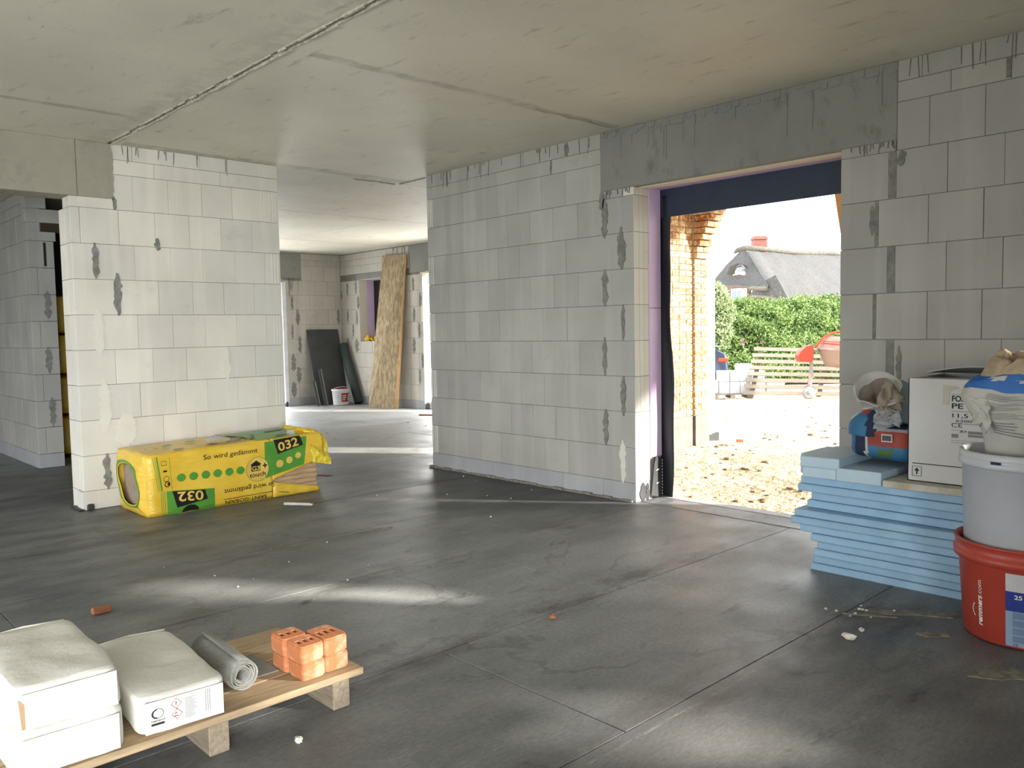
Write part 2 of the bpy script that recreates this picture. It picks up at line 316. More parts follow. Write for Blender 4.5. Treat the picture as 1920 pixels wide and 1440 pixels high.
class MB:
    def __init__(s): s.v = []; s.f = []; s.m = []; s.T = None
    def _add(s, vs, fs, mi=0):
        o = len(s.v)
        s.v += [tuple(s.T @ Vector(v)) if s.T else tuple(v) for v in vs]
        s.f += [tuple(i+o for i in f) for f in fs]; s.m += [mi]*len(fs); return s
    def box(s, x0, x1, y0, y1, z0, z1, mi=0):
        return s._add([(x, y, z) for z in (z0, z1) for y in (y0, y1) for x in (x0, x1)],
                      [(0, 2, 3, 1), (4, 5, 7, 6), (0, 1, 5, 4), (2, 6, 7, 3), (0, 4, 6, 2), (1, 3, 7, 5)], mi)
    def cbox(s, x0, x1, y0, y1, z0, z1, c=.003, mi=0):
        ce = ((x0+x1)/2, (y0+y1)/2, (z0+z1)/2); h = (abs(x1-x0)/2, abs(y1-y0)/2, abs(z1-z0)/2); V = []
        for sg in _SG:
            for a in range(3): V.append(tuple(ce[k]+sg[k]*(h[k] if k == a else max(h[k]-c, h[k]*.3)) for k in range(3)))
        return s._add(V, _CF, mi)
    def prism(s, pts, axis, a, b, mi=0, cap=True):
        n = len(pts)
        def P(p, q): return {'x': (q, p[0], p[1]), 'y': (p[0], q, p[1]), 'z': (p[0], p[1], q)}[axis]
        V = [P(p, a) for p in pts] + [P(p, b) for p in pts]
        F = [(i, (i+1) % n, n+(i+1) % n, n+i) for i in range(n)]
        if cap: F += [tuple(range(n-1, -1, -1)), tuple(range(n, 2*n))]
        return s._add(V, F, mi)
    def tube(s, path, r, n=8, mi=0, caps=True):
        path = [Vector(p) for p in path]; V = []; F = []
        rs = r if isinstance(r, (list, tuple)) else [r]*len(path)
        for i, p in enumerate(path):
            d = (path[min(i+1, len(path)-1)]-path[max(i-1, 0)]).normalized(); a = d.orthogonal().normalized() if i == 0 else (pa - d*pa.dot(d)).normalized()
            pa = a; b = d.cross(a)
            for k in range(n): t_ = 2*math.pi*k/n; V.append(p+a*math.cos(t_)*rs[i]+b*math.sin(t_)*rs[i])
        for i in range(len(path)-1):
            for k in range(n): F.append((i*n+k, i*n+(k+1) % n, (i+1)*n+(k+1) % n, (i+1)*n+k))
        if caps: F += [tuple(range(n-1, -1, -1)), tuple(range((len(path)-1)*n, len(path)*n))]
        return s._add(V, F, mi)
    def lathe(s, prof, c=(0, 0, 0), n=40, mi=0, M4=None, sy=1):
        V = []; F = []
        for (r, z) in prof:
            for k in range(n):
                t_ = 2*math.pi*k/n; p = Vector((r*math.cos(t_), sy*r*math.sin(t_), z)); V.append((M4 @ p if M4 else p)+Vector(c))
        for i in range(len(prof)-1):
            for k in range(n): F.append((i*n+k, i*n+(k+1) % n, (i+1)*n+(k+1) % n, (i+1)*n+k))
        return s._add(V, F, mi)
    def grid(s, fn, nu, nv, mi=0, mfn=None, closed=False):
        V = [fn(i/(nu-1), j/(nv-1)) for i in range(nu) for j in range(nv)]; o = len(s.v)
        if s.T: V = [s.T @ Vector(v) for v in V]
        s.v += [tuple(v) for v in V]
        for i in range(nu-1):
            for j in range(nv-1):
                m = mfn((i+.5)/(nu-1), (j+.5)/(nv-1)) if mfn else mi
                if m is None: continue
                s.f.append((o+i*nv+j, o+(i+1)*nv+j, o+(i+1)*nv+j+1, o+i*nv+j+1)); s.m.append(m)
        return s
    def sheet(s, pts, th, nrm, mi=0):
        nrm = Vector(nrm).normalized()*th; n = len(pts); V = [Vector(p) for p in pts]; V += [v+nrm for v in V]
        F = [(i, (i+1) % n, n+(i+1) % n, n+i) for i in range(n)] + [tuple(range(n-1, -1, -1)), tuple(range(n, 2*n))]
        return s._add(V, F, mi)
    def build(s, name, mats, parent=None, smooth=False, local=False, solid=0):
        me = bpy.data.meshes.new(name)
        vs = s.v
        if parent is not None and not local:
            inv = wmat(parent).inverted(); vs = [tuple(inv @ Vector(v)) for v in vs]
        me.from_pydata(vs, [], s.f)
        for m in (mats if isinstance(mats, (list, tuple)) else [mats]): me.materials.append(M[m] if isinstance(m, str) else m)
        if len(me.polygons) == len(s.m): me.polygons.foreach_set('material_index', s.m)
        if smooth: me.polygons.foreach_set('use_smooth', [True]*len(me.polygons))
        me.update(); me.validate()
        o = bpy.data.objects.new(name, me); COL.objects.link(o)
        if parent is not None: o.parent = parent
        if solid:
            md = o.modifiers.new('solid', 'SOLIDIFY'); md.thickness = solid; md.offset = -1
        return o

def text_verts(txt, size, bold=0.0, shear=0, spacing=1):
    cu = bpy.data.curves.new('t', 'FONT'); cu.body = txt; cu.size = size; cu.offset = bold; cu.shear = shear; cu.resolution_u = 3; cu.space_character = spacing
    ob = bpy.data.objects.new('t', cu); COL.objects.link(ob)
    dg = bpy.context.evaluated_depsgraph_get(); me = bpy.data.meshes.new_from_object(ob.evaluated_get(dg))
    v = [tuple(x.co) for x in me.vertices]; f = [tuple(p.vertices) for p in me.polygons]
    bpy.data.objects.remove(ob); bpy.data.curves.remove(cu); bpy.data.meshes.remove(me)
    return v, f
def add_text(mb, txt, size, o, xd, yd, bold=0.0, mi=0, fit=None, fn=None, shear=0, up_ratio=None):
    """o = origin, xd/yd unit directions, fit = wanted width; fn maps (a,b) in-plane to a point instead"""
    v, f = text_verts(txt, 1.0, bold, shear)
    w_ = max(a[0] for a in v) - min(a[0] for a in v); x0 = min(a[0] for a in v)
    sx = (fit/w_) if fit else size
    sy = size
    o = Vector(o) if o is not None else None
    V = []
    for a in v:
        p, q = (a[0]-x0)*sx, a[1]*sy
        V.append(fn(p, q) if fn else o+Vector(xd)*p+Vector(yd)*q)
    return mb._add(V, f, mi)

# ------------------------------------------------------------------ block walls
def lay_course(parent, axis, plane, nrm, thick, u_edges, z0, z1, mat, gap=.0025, name='block'):
    """axis: direction the wall runs in ('x' or 'y'); plane: coordinate of the visible face; nrm: +1/-1 side it faces"""
    for a, b in zip(u_edges[:-1], u_edges[1:]):
        j = random.uniform(-.0012, .0012); g = gap*random.uniform(.3, 1.2)
        p0 = plane + nrm*j; p1 = plane - nrm*thick
        mb = MB()
        if axis == 'y': mb.cbox(min(p0, p1), max(p0, p1), a+g/2, b-g/2, z0+.0012, z1-.0012, .0022)
        else: mb.cbox(a+g/2, b-g/2, min(p0, p1), max(p0, p1), z0+.0012, z1-.0012, .0022)
        mb.build(name, mat, parent)
def steps(a, b, pitch, off, extra=()):
    e = [a]; x = a + off
    while x < b-.04:
        if x > a+.04: e.append(x)
        x += pitch
    return e+[b]
ZC = [0, .134] + [.134+.25*k for k in range(1, 10)] + [2.49, 2.598]
def blob(parent, axis, plane, nrm, u, z0, z1, w_, mat='mortar', name='mortar_patch', th=.0035, seed=None):
    rr = random.Random(seed if seed is not None else int(u*1000+z0*77)); n = max(6, int((z1-z0)/.022)); L = []; R = []
    for i in range(n+1):
        t_ = i/n; env = min(1, math.sin(math.pi*min(max(t_, .04), .96))*1.8)
        wl = w_/2*env*rr.uniform(.45, 1.2); wr = w_/2*env*rr.uniform(.45, 1.2); z = z0+(z1-z0)*t_
        L.append((u-wl, z)); R.append((u+wr, z))
    pts = L + R[::-1]; a, b = sorted((plane, plane+nrm*th))
    MB().prism(pts, 'x' if axis == 'y' else 'y', a, b).build(name, mat, parent)
def drips(parent, axis, plane, nrm, spans, ztop, n, mat='drip', lmax=.13, seed=1):
    rr = random.Random(seed); mb = MB()
    for (a, b) in spans:
        for i in range(n):
            u = rr.uniform(a, b); l = rr.uniform(.02, lmax); w_ = rr.uniform(.003, .008); z = ztop; dx = rr.uniform(-.008, .008)
            pts = [(u-w_/2, z), (u+w_/2, z), (u+dx+w_*.3, z-l), (u+dx-w_*.3, z-l)]
            p0, p1 = sorted((plane, plane+nrm*.003)); mb.prism(pts, 'x' if axis == 'y' else 'y', p0, p1)
    tag(mb.build('cement_drips', mat, parent), kind='stuff')

# ================================================================== SETTING
# ---- floor
mb = MB(); mb.box(-3.6, 4.86, -2.3, 13.1, -.30, -.004); mb.box(4.86, 8.3, 5.32, 13.1, -.30, -.004)
fl = tag(mb.build('floor', 'under'), kind='structure')
rows = [-2.3, -1.4, -.44, .55, 1.545, 2.44, 3.5, 4.35, 5.28, 6.33, 7.25, 8.2, 9.2, 10.2, 11.2, 13.0]
cuts = {3: [.6, 3.9], 4: [1.9], 5: [2.9], 6: [.8, 3.99], 7: [2.2], 8: [3.1], 9: [1.2, 4.8], 10: [2.0, 5.95], 11: [4.0], 12: [3.2, 6.6], 13: [5.2], 14: [6.2]}
for i in range(len(rows)-1):
    xe = [-3.5] + cuts.get(i, []) + [4.66 if rows[i+1] < 5.9 else 8.1]
    if 1.5 < rows[i] < 3.5: xe[-1] = 4.86
    for a, b in zip(xe[:-1], xe[1:]):
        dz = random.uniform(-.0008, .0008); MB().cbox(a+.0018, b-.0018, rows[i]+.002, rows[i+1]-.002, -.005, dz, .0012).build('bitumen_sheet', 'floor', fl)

# ---- ceiling
ce = tag(MB().box(-3.6, 8.4, -2.3, 13.2, 2.78, 2.98).build('ceiling', 'ceiling'), kind='structure')
for (x0, x1, y0, y1, z) in ((-3.55, 2.012, -2.3, 6.32, 2.598), (2.048, 4.60, -2.3, 6.385, 2.598), (-3.55, 2.03, 6.325, 13.0, 2.60), (4.606, 8.2, 5.2, 6.385, 2.606),
                            (2.034, 8.2, 6.39, 8.50, 2.606), (2.034, 5.93, 8.505, 11.0, 2.606), (5.935, 8.2, 8.505, 11.0, 2.607), (2.034, 8.2, 11.006, 13.05, 2.606), (4.606, 4.9, -2.3, 5.195, 2.6)):
    MB().cbox(x0, x1, y0, y1, z, 2.782, .004).build('slab', 'ceiling', ce)
MB().box(2.008, 2.052, -2.3, 6.3, 2.608, 2.64).build('joint_filler', 'beam', ce)
mb = MB()   # ragged ridges along the slab joint
for sx in (2.010, 2.046):
    y = -.5
    while y < 6.25:
        l = random.uniform(.03, .16)
        if random.random() < .85:
            h = random.uniform(.003, .011); w_ = random.uniform(.004, .008)
            mb.cbox(sx-w_, sx+w_, y, y+l, 2.598-h, 2.61, .002)
        y += l
for i in range(110): y = -.4+i*.06+random.uniform(-.02, .02); mb.box(2.014, 2.044, y, y+.008, 2.603, 2.62)
tag(mb.build('joint_ridges', 'ridge', ce), kind='stuff')
# raised cement seams on the ceiling
mb = MB()
for path in ([(3.72+.08*i, 3.70+.012*math.sin(i*1.9), 2.597) for i in range(10)],
             [(4.585, 6.36-.04*i, 2.597) for i in range(11)], [(4.1+.05*i, 6.38+.006*math.sin(i), 2.597) for i in range(10)]):
    mb.tube(path, [.004+.006*abs(math.sin(i*1.3)) for i in range(len(path))], 6)
mb.build('cement_seam', 'beam', ce)

# ---- wall_right: x = 4.541, runs along y from the far end (5.893) past the door opening to behind the camera
XM = 4.541; TB = .16
wr = thing('wall_right', (0, 0, 0), kind='structure')
MB().box(XM+.008, XM+TB, 3.589, 5.885, 0, 2.6).build('wall_core', 'joint', wr)
MB().box(XM+TB, XM+.36, 3.60, 5.88, -.2, 2.75).build('wall_outer_leaf', 'shell', wr)
for k in range(len(ZC)-1):
    z0, z1 = ZC[k], ZC[k+1]; top = 3.583 if z1 < 2.15 else 3.877
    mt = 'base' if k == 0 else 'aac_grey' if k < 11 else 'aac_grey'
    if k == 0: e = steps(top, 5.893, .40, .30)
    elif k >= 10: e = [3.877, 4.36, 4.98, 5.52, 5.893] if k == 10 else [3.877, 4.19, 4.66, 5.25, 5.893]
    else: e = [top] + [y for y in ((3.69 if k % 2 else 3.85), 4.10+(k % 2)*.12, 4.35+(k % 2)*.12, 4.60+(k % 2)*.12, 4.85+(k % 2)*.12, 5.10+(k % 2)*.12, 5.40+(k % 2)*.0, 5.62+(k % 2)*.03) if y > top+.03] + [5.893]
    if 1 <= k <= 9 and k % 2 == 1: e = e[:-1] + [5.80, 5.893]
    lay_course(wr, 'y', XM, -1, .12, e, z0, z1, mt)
MB().cbox(XM+.001, XM+TB, 3.675, 3.875, 2.135, 2.189, .002).build('block', 'aac_grey', wr)
# grooved jamb blocks of the door, facing the opening
for k in range(1, 10):
    z0, z1 = ZC[k], min(ZC[k+1], 2.134) if k < 9 else 2.189
    z0 = 2.134 if k == 9 else z0
    if z1 - z0 < .02: continue
    g = .006; y0 = 3.583; xs = [XM+.001, XM+.055, XM+.059, XM+.105, XM+.109, XM+TB]
    pts = [(xs[0], y0), (xs[1], y0), (xs[1]+.002, y0+g), (xs[2], y0), (xs[3], y0), (xs[3]+.002, y0+g), (xs[4], y0), (xs[5], y0), (xs[5], y0+.09), (xs[0], y0+.09)]
    MB().prism(pts, 'z', z0+.002, z1-.002).build('grooved_block', 'aac', wr)
MB().cbox(XM+.001, XM+TB, 3.583, 3.67, 0, .132, .003).build('block', 'base', wr)
# vertical tongue ribs at the far end of every second course
for k in range(1, 10):
    if k % 2 == 1:
        for y in (5.815, 5.838, 5.868): MB().cbox(XM-.0035, XM+.004, y, y+.010, ZC[k]+.003, ZC[k+1]-.003, .001).build('tongue_rib', 'aac', wr)
for (u, a, b, w_) in [(3.844, 1.86, 2.14, .064), (3.692, 1.629, 1.927, .071), (3.845, 1.378, 1.642, .065), (3.684, 1.137, 1.387, .034), (3.852, .882, 1.161, .045), (3.685, .604, .886, .048),
                      (3.849, .38, .644, .055), (4.2, 2.489, 2.589, .048), (4.36, 2.385, 2.49, .02), (3.867, 2.06, 2.188, .05), (3.98, 2.52, 2.587, .018)]:
    blob(wr, 'y', XM-.001, -1, u, a, b, w_)
blob(wr, 'y', XM-.001, -1, 3.695, .127, .432, .06, 'mortar_light')
drips(wr, 'y', XM-.001, -1, [(3.9, 5.88)], 2.592, 26, seed=3)
drips(wr, 'y', XM-.001, -1, [(3.6, 3.84)], 2.186, 12, lmax=.06, seed=4)
mb = MB()
for i in range(24): y = 3.6+i*.096; mb.cbox(XM-.022-random.uniform(0, .012), XM+.002, y, y+.1, -.001, random.uniform(.008, .02), .004)
mb.build('mortar_bead', 'dust', wr)
# concrete beam over the door
MB().cbox(XM, XM+TB, 1.823, 3.877, 2.19, 2.598, .004).build('lintel', 'lintel', wr)
mb = MB()
for i in range(150):   # rough cement skin dripping from the slab joint
    y = random.uniform(1.83, 3.87); h = random.uniform(.01, .06); w_ = random.uniform(.008, .03)
    mb.cbox(XM-random.uniform(.002, .007), XM+.002, y-w_, y+w_, 2.597-h, 2.597, .003)
tag(mb.build('cement_crust', 'lintel', wr), kind='stuff')
drips(wr, 'y', XM-.001, -1, [(1.9, 3.8)], 2.57, 16, 'lintel', .26, seed=5)
# right part, with the blocks beside the door
MB().box(XM+.008, XM+TB, .13, 2.121, 0, 2.6).build('wall_core', 'joint', wr)
for k in range(len(ZC)-1):
    z0, z1 = ZC[k], ZC[k+1]; top = 2.127 if z1 < 2.15 else 1.823
    if k == 0: e = steps(.125, top, .4, .22)
    elif k >= 10: e = [.125, .55, 1.04, 1.29, 1.56, top] if k == 10 else [.125, .62, 1.15, 1.70, top]
    else: e = [.125] + ([.38, .64, .90, 1.15, 1.40, 1.66, 1.93] if k % 2 else [.27, .53, .79, 1.05, 1.31, 1.57, 1.83]) + [top]
    e = [q for q in e if q < top-.02] + [top]
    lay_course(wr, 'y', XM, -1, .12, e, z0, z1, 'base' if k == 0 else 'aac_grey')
MB().cbox(XM+.001, XM+TB, 1.83, 2.125, 2.135, 2.189, .002).build('block', 'aac_grey', wr)
for (u, a, b, w_) in [(1.845, 1.889, 2.13, .044), (1.926, 1.638, 1.882, .022), (1.847, 1.388, 1.632, .044), (1.933, 1.138, 1.382, .020), (1.847, .888, 1.13, .044), (1.301, 2.392, 2.486, .022)]:
    y0, y1 = u-w_/2, u+w_/2
    MB().cbox(XM-.002, XM+.01, y0, y1, a, b, .001).build('mortar_joint', 'mortar', wr)
for (u, a, b, w_) in [(1.80, 2.05, 2.13, .05), (1.95, 1.70, 1.86, .03), (1.80, .9, 1.1, .03)]: blob(wr, 'y', XM-.001, -1, u, a, b, w_)
drips(wr, 'y', XM-.001, -1, [(1.0, 1.8)], 2.592, 17, seed=8, lmax=.16)
drips(wr, 'y', XM-.001, -1, [(1.84, 2.1)], 2.186, 14, lmax=.06, seed=9)
# plain stretch of the same wall beside and behind the camera, with unseen window slots shaped to aim sun patches at floor and bags
mb = MB()
for (y0, y1, z0, z1) in ((-2.3, .12, 0, .85), (-2.3, .12, 2.2, 2.6), (-1.62, -.75, .85, 2.2), (-.75, .12, .85, 1.27), (-.75, .12, 1.95, 2.2), (-2.3, -1.62, .85, 1.38), (-2.3, -1.62, 1.66, 1.98)): mb.box(XM, XM+.32, y0, y1, z0, z1)
mb.build('wall_section', 'aac_grey', wr)
MB().box(XM+TB, XM+.31, .125, 1.95, 0, 2.75).build('wall_outer_leaf', 'shell', wr)
MB().box(XM+.31, 5.55, 1.4, 2.17, -.2, 2.75).build('sun_block_pier', 'plinth', wr)  # unseen pier, added outside the door to keep sun off the floor
MB().box(XM+TB, XM+.31, 1.95, 3.6, 2.34, 2.75).build('wall_outer_leaf', 'shell', wr)

# ---- door_1: insulated reveal of the big opening, membrane, sill
d1 = thing('door_1', (4.7, 2.85, 0), kind='structure')
MB().cbox(4.702, 4.838, 3.577, 3.70, .30, 1.36, .003).build('foam_panel', 'xps_pink', d1)
MB().cbox(4.702, 4.838, 3.577, 3.70, 1.363, 2.30, .003).build('foam_panel', 'xps_pink', d1)
MB().cbox(4.702, 4.838, 2.05, 3.577, 2.192, 2.30, .003).build('foam_panel', 'xps_pink', d1)
MB().cbox(4.60, 4.70, 2.12, 3.585, 2.184, 2.1895, .001).build('soffit_strip', 'head_cream', d1)
MB().cbox(4.842, 4.852, 2.0, 3.62, 1.998, 2.36, .002).build('membrane_band', 'membrane', d1)
mb = MB()
def strip(u, v):
    z = v*2.2-.05; w_ = .115+.012*math.sin(z*3.1)+.006*math.sin(z*9); y = 3.605-w_*u
    return (4.846+.006*math.sin(u*5+z*4), y, z)
mb.grid(strip, 8, 40)
mb.build('membrane_strip', 'membrane_black', d1, smooth=True, solid=.003)
MB().sheet([(4.70, 3.572, .03), (4.815, 3.570, .0), (4.82, 3.570, .27), (4.795, 3.571, .30), (4.755, 3.571, .30), (4.738, 3.572, .25)], .003, (0, -1, 0)).build('bitumen_flap', 'bitu', d1)
mb = MB()
for i in range(12): mb.sheet([(4.822, 3.566, .02+i*.022), (4.828, 3.566, .02+i*.022), (4.828, 3.566, .032+i*.022), (4.822, 3.566, .032+i*.022)], .001, (0, -1, 0))
mb.sheet([(4.755, 3.566, .20), (4.79, 3.566, .205), (4.79, 3.566, .212), (4.755, 3.566, .207)], .001, (0, -1, 0))
mb.sheet([(4.755, 3.566, .105), (4.79, 3.566, .11), (4.79, 3.566, .116), (4.755, 3.566, .111)], .001, (0, -1, 0))
mb.build('white_dashes', 'white_print', d1)
blob(d1, 'x', 3.5815, -1, 4.62, .0, .13, .07, 'bitu', 'bitumen_stain'); blob(d1, 'x', 3.5815, -1, 4.675, -.0, .12, .05, 'bitu', 'bitumen_stain')
MB().cbox(4.58, 4.865, 1.95, 3.575, -.02, .003, .002).build('sill', 'floor', d1)
MB().cbox(4.80, 4.90, 1.95, 3.59, -.1, .006, .003).build('sill_flashing', 'sill', d1)

# ---- wall_left: y = 6.293 from x=1.743 to 3.318, beam to its left
YL = 6.293
wl = thing('wall_left', (0, 0, 0), kind='structure')
MB().box(1.750, 3.311, YL+.008, YL+.16, 0, 2.6).build('wall_core', 'joint', wl)
LJ = {11: [2.179, 2.679, 3.184], 10: [2.329, 2.835], 9: [2.17, 2.424, 2.68, 2.924, 3.181], 8: [1.806, 2.064, 2.32, 2.575, 2.823, 3.08], 7: [1.894, 2.164, 2.422, 2.671, 2.925, 3.179],
      6: [2.037, 2.325, 2.581, 2.826, 3.08], 5: [1.911, 2.164, 2.42, 2.669, 2.925, 3.176], 4: [1.998, 2.26, 2.51, 2.815, 3.072], 3: [1.917, 2.16, 2.417, 2.664, 2.916, 3.173], 2: [2.068, 2.316, 2.567, 3.07], 1: [1.906, 2.161, 2.415, 2.67, 2.92, 3.17], 0: [2.2, 2.75]}
for k in range(len(ZC)-1):
    z0, z1 = ZC[k], ZC[k+1]; a = 1.743 if z1 < 2.14 else 2.034
    if k == 0:
        a -= .012
    lay_course(wl, 'x', YL, -1, .12, [a]+[q for q in LJ[k] if q > a+.03]+[3.318], z0, z1, 'aac')
MB().cbox(1.743, 2.033, YL, YL+.16, 2.135, 2.208, .002).build('block', 'aac', wl)
for k in range(0, 9):   # reveal at the hall opening with its two grooves
    x0 = 1.743; z0, z1 = ZC[k], ZC[k+1]; g = .008; ys = [YL+.121, YL+.155, YL+.16, YL+.21, YL+.215, YL+.26]
    MB().prism([(x0, ys[0]), (x0, ys[1]), (x0+g, (ys[1]+ys[2])/2), (x0, ys[2]), (x0, ys[3]), (x0+g, (ys[3]+ys[4])/2), (x0, ys[4]), (x0, ys[5]), (x0+.1, ys[5]), (x0+.1, ys[0])], 'z', z0+.002, z1-.002).build('grooved_block', 'aac', wl)
MB().box(1.8, 3.30, YL+.165, YL+.26, 0, 2.6).build('wall_back_face', 'aac_grey', wl)
for y in (3.245, 3.27, 3.295):
    for k in (9, 7, 5, 3): MB().cbox(y-.003, y+.003, YL-.003, YL+.004, ZC[k]+.003, ZC[k+1]-.003, .001).build('tongue_rib', 'aac', wl)
for (u, a, b, w_) in [(1.894, 1.64, 1.891, .05), (2.035, 1.377, 1.683, .06), (2.33, 1.857, 1.95, .05), (2.038, 2.13, 2.229, .032), (1.906, .129, .391, .055)]: blob(wl, 'x', YL-.001, -1, u, a, b, w_)
for (u, a, b, w_) in [(1.897, 1.089, 1.422, .07), (2.823, .872, 1.133, .075), (1.913, .546, .921, .08), (2.043, .435, .668, .15)]: blob(wl, 'x', YL-.001, -1, u, a, b, w_, 'mortar_light')
drips(wl, 'x', YL-.001, -1, [(2.1, 2.9)], 2.592, 13, seed=12)
MB().cbox(-3.5, 1.80, YL, YL+.24, 2.21, 2.598, .004).build('beam', 'beam', wl)
MB().cbox(1.803, 2.034, YL+.003, YL+.24, 2.209, 2.598, .004).build('beam', 'beam', wl)
blob(wl, 'x', YL-.001, -1, 2.03, 2.2, 2.59, .03, 'beam')
MB().box(-3.5, -1.4, YL, YL+.24, 0, 2.21).build('wall_section', 'aac', wl)
MB().cbox(1.755, 1.80, YL-.028, YL-.003, -.001, .045, .008).build('black_sealant', 'bitu', wl)
MB().cbox(1.70, 1.742, YL-.01, YL+.2, -.001, .012, .004).build('black_sealant', 'bitu', wl)

# ---- hall behind the left opening
wh = thing('wall_hall', (0, 0, 0), kind='structure')
MB().box(2.038, 2.15, 8.69, 11.5, 0, 2.6).build('wall_core', 'joint', wh)
ZH = [0, .134] + [.134+.25*k for k in range(1, 10)] + [2.49, 2.6]
for k in range(len(ZH)-1):
    z0, z1 = ZH[k], ZH[k+1]; y0 = 8.68
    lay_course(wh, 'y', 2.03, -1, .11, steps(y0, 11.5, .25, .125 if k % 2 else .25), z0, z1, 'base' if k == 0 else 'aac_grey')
    if z1 < 2.15: 
        for a, b in zip([2.03, 2.10] if k % 2 else [2.03], [2.10, 2.25] if k % 2 else [2.25]): MB().cbox(a+.001, b-.001, 8.672, 8.80, z0+.002, z1-.002, .002).build('block', 'base' if k == 0 else 'aac_grey', wh)
for (u, a, b, w_) in [(2.174, 1.407, 1.672, .07), (2.158, .895, 1.146, .06), (2.166, .387, .666, .06)]: blob(wh, 'x', 8.671, -1, u, a, b, w_)
MB().cbox(2.16, 2.18, 8.664, 8.673, 1.9, 2.12, .001).build('open_joint', 'carton_in', wh)
MB().cbox(2.02, 2.62, 8.672, 8.80, 2.305, 2.43, .003).build('block_lintel', 'aac_grey', wh)
MB().cbox(2.02, 2.20, 8.672, 8.80, 2.435, 2.55, .003).build('block', 'aac_grey', wh)
MB().box(2.04, 2.62, 8.70, 8.78, 2.22, 2.305).build('wood_form', 'wood_dark', wh)
MB().cbox(2.03, 2.27, 8.672, 8.80, 2.136, 2.22, .002).build('block', 'aac_grey', wh)
MB().box(-3.5, 2.03, 11.5, 11.6, 0, 2.6).build('wall_section', 'aac_grey', wh)
MB().box(-3.55, -3.5, 6.4, 7.8, 0, 2.6).build('wall_section', 'aac_grey', wh); MB().box(-3.55, -3.5, 10.2, 11.6, 0, 2.6).build('wall_section', 'aac_grey', wh)
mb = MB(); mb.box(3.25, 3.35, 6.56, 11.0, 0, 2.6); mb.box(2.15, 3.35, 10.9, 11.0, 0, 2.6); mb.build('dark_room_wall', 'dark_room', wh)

# ---- far room
wn = thing('wall_back', (0, 0, 0), kind='structure'); YB = 12.8; XE = 7.9
MB().box(6.84, XE+.1, YB+.01, YB+.2, 0, 2.61).build('wall_core', 'joint', wn)
for k in range(len(ZC)-1):
    z0, z1 = ZC[k], min(ZC[k+1], 2.603); a = 6.835 if z1 < 2.15 else 7.128
    lay_course(wn, 'x', YB, -1, .12, steps(a, XE, .40 if k > 9 or k == 0 else .25, .19 if k % 2 else .3), z0, z1, 'base' if k == 0 else 'aac_far')
MB().cbox(5.6, 7.126, YB-.001, YB+.2, 2.175, 2.605, .004).build('lintel', 'lintel', wn)
for (u, a, b, w_) in [(6.94, 1.638, 1.891, .045), (7.041, 1.375, 1.647, .08), (6.931, 1.141, 1.394, .035), (7.063, .901, 1.192, .07), (6.931, .596, .895, .09), (7.023, .39, .664, .09), (6.923, .149, .422, .09), (7.835, 1.387, 1.651, .06), (6.93, 1.962, 2.142, .03)]:
    blob(wn, 'x', YB-.001, -1, u, a, b, w_)
drips(wn, 'x', YB-.001, -1, [(6.85, 7.1)], 2.17, 9, lmax=.4, seed=21)
MB().box(3.3, 5.7, YB, YB+.2, 0, 2.61).build('wall_section', 'aac_far', wn); MB().box(2.1, 3.35, YB, YB+.2, 0, 2.61).build('wall_section', 'aac_far', wn)
MB().cbox(6.765, 6.832, YB-.004, YB+.22, .05, 2.1, .003).build('reveal', 'reveal_white', wn)
MB().cbox(6.76, 6.80, YB-.02, YB-.002, 0, .08, .005).build('black_sealant', 'bitu', wn)
we = thing('wall_east', (0, 0, 0), kind='structure')
WY0, WY1, WZ0, WZ1 = 11.3, 12.222, 1.085, 2.137; DY0, DY1 = 9.45, 10.42
for k in range(len(ZC)-1):
    z0, z1 = ZC[k], min(ZC[k+1], 2.603); mt = 'base' if k == 0 else 'aac_far'; off = .12 if k % 2 else .245
    big = k > 9 or k == 0
    if z1 <= 1.2 and z1 > 1.0 or (z0 >= 1.1 and z1 <= 2.15):
        lay_course(we, 'y', XE, -1, .12, steps(WY1, YB, .25, off), z0, z1, mt); lay_course(we, 'y', XE, -1, .12, steps(DY1, WY0, .25, off), z0, z1, mt)
        if k == 4: lay_course(we, 'y', XE, -1, .12, [WY0, 11.6, 11.85, WY1], z0, 1.08, mt)
    elif z1 <= 1.0: lay_course(we, 'y', XE, -1, .12, steps(DY1, YB, .4 if big else .25, off), z0, z1, mt)
    else: lay_course(we, 'y', XE, -1, .12, steps(10.764, YB, .5 if big else .25, off), z0 if k != 9 else 2.243, z1, mt)
MB().cbox(XE-.001, XE+.12, 11.2, 12.30, 2.14, 2.241, .002).build('window_lintel', 'lintel', we)
mb = MB(); xo = XE+.01; xp = XE+.16
for (y0, y1, z0, z1) in ((WY1+.004, YB+.1, 0, 2.6), (DY1+.004, WY0-.004, 0, 2.6), (WY0-.01, WY1+.01, 0, WZ0-.005), (DY0, YB, 2.25, 2.6)): mb.box(xo, xp, y0, y1, z0, z1)
mb.build('wall_core', 'joint', we)
MB().cbox(XE, XE+.16, 9.0, 10.76, 2.165, 2.603, .004).build('lintel', 'lintel', we)
for (u, a, b, w_) in [(12.581, 1.86, 2.111, .06), (12.307, 1.895, 2.124, .05), (12.25, 1.634, 1.864, .08), (12.591, 1.402, 1.626, .06), (12.301, 1.359, 1.618, .05), (12.433, 1.157, 1.38, .05), (12.619, .913, 1.139, .1), (12.328, .896, 1.119, .11),
                      (10.657, 1.881, 2.091, .057), (10.485, 1.622, 1.847, .06), (10.649, 1.391, 1.61, .056), (10.519, 1.135, 1.363, .056), (10.67, .89, 1.128, .075), (10.455, .655, .891, .05), (10.535, .399, .637, .05), (12.79, 1.822, 1.983, .08)]:
    blob(we, 'y', XE-.001, -1, u, a, b, w_)
drips(we, 'y', XE-.001, -1, [(10.8, 11.2)], 2.59, 10, seed=22)
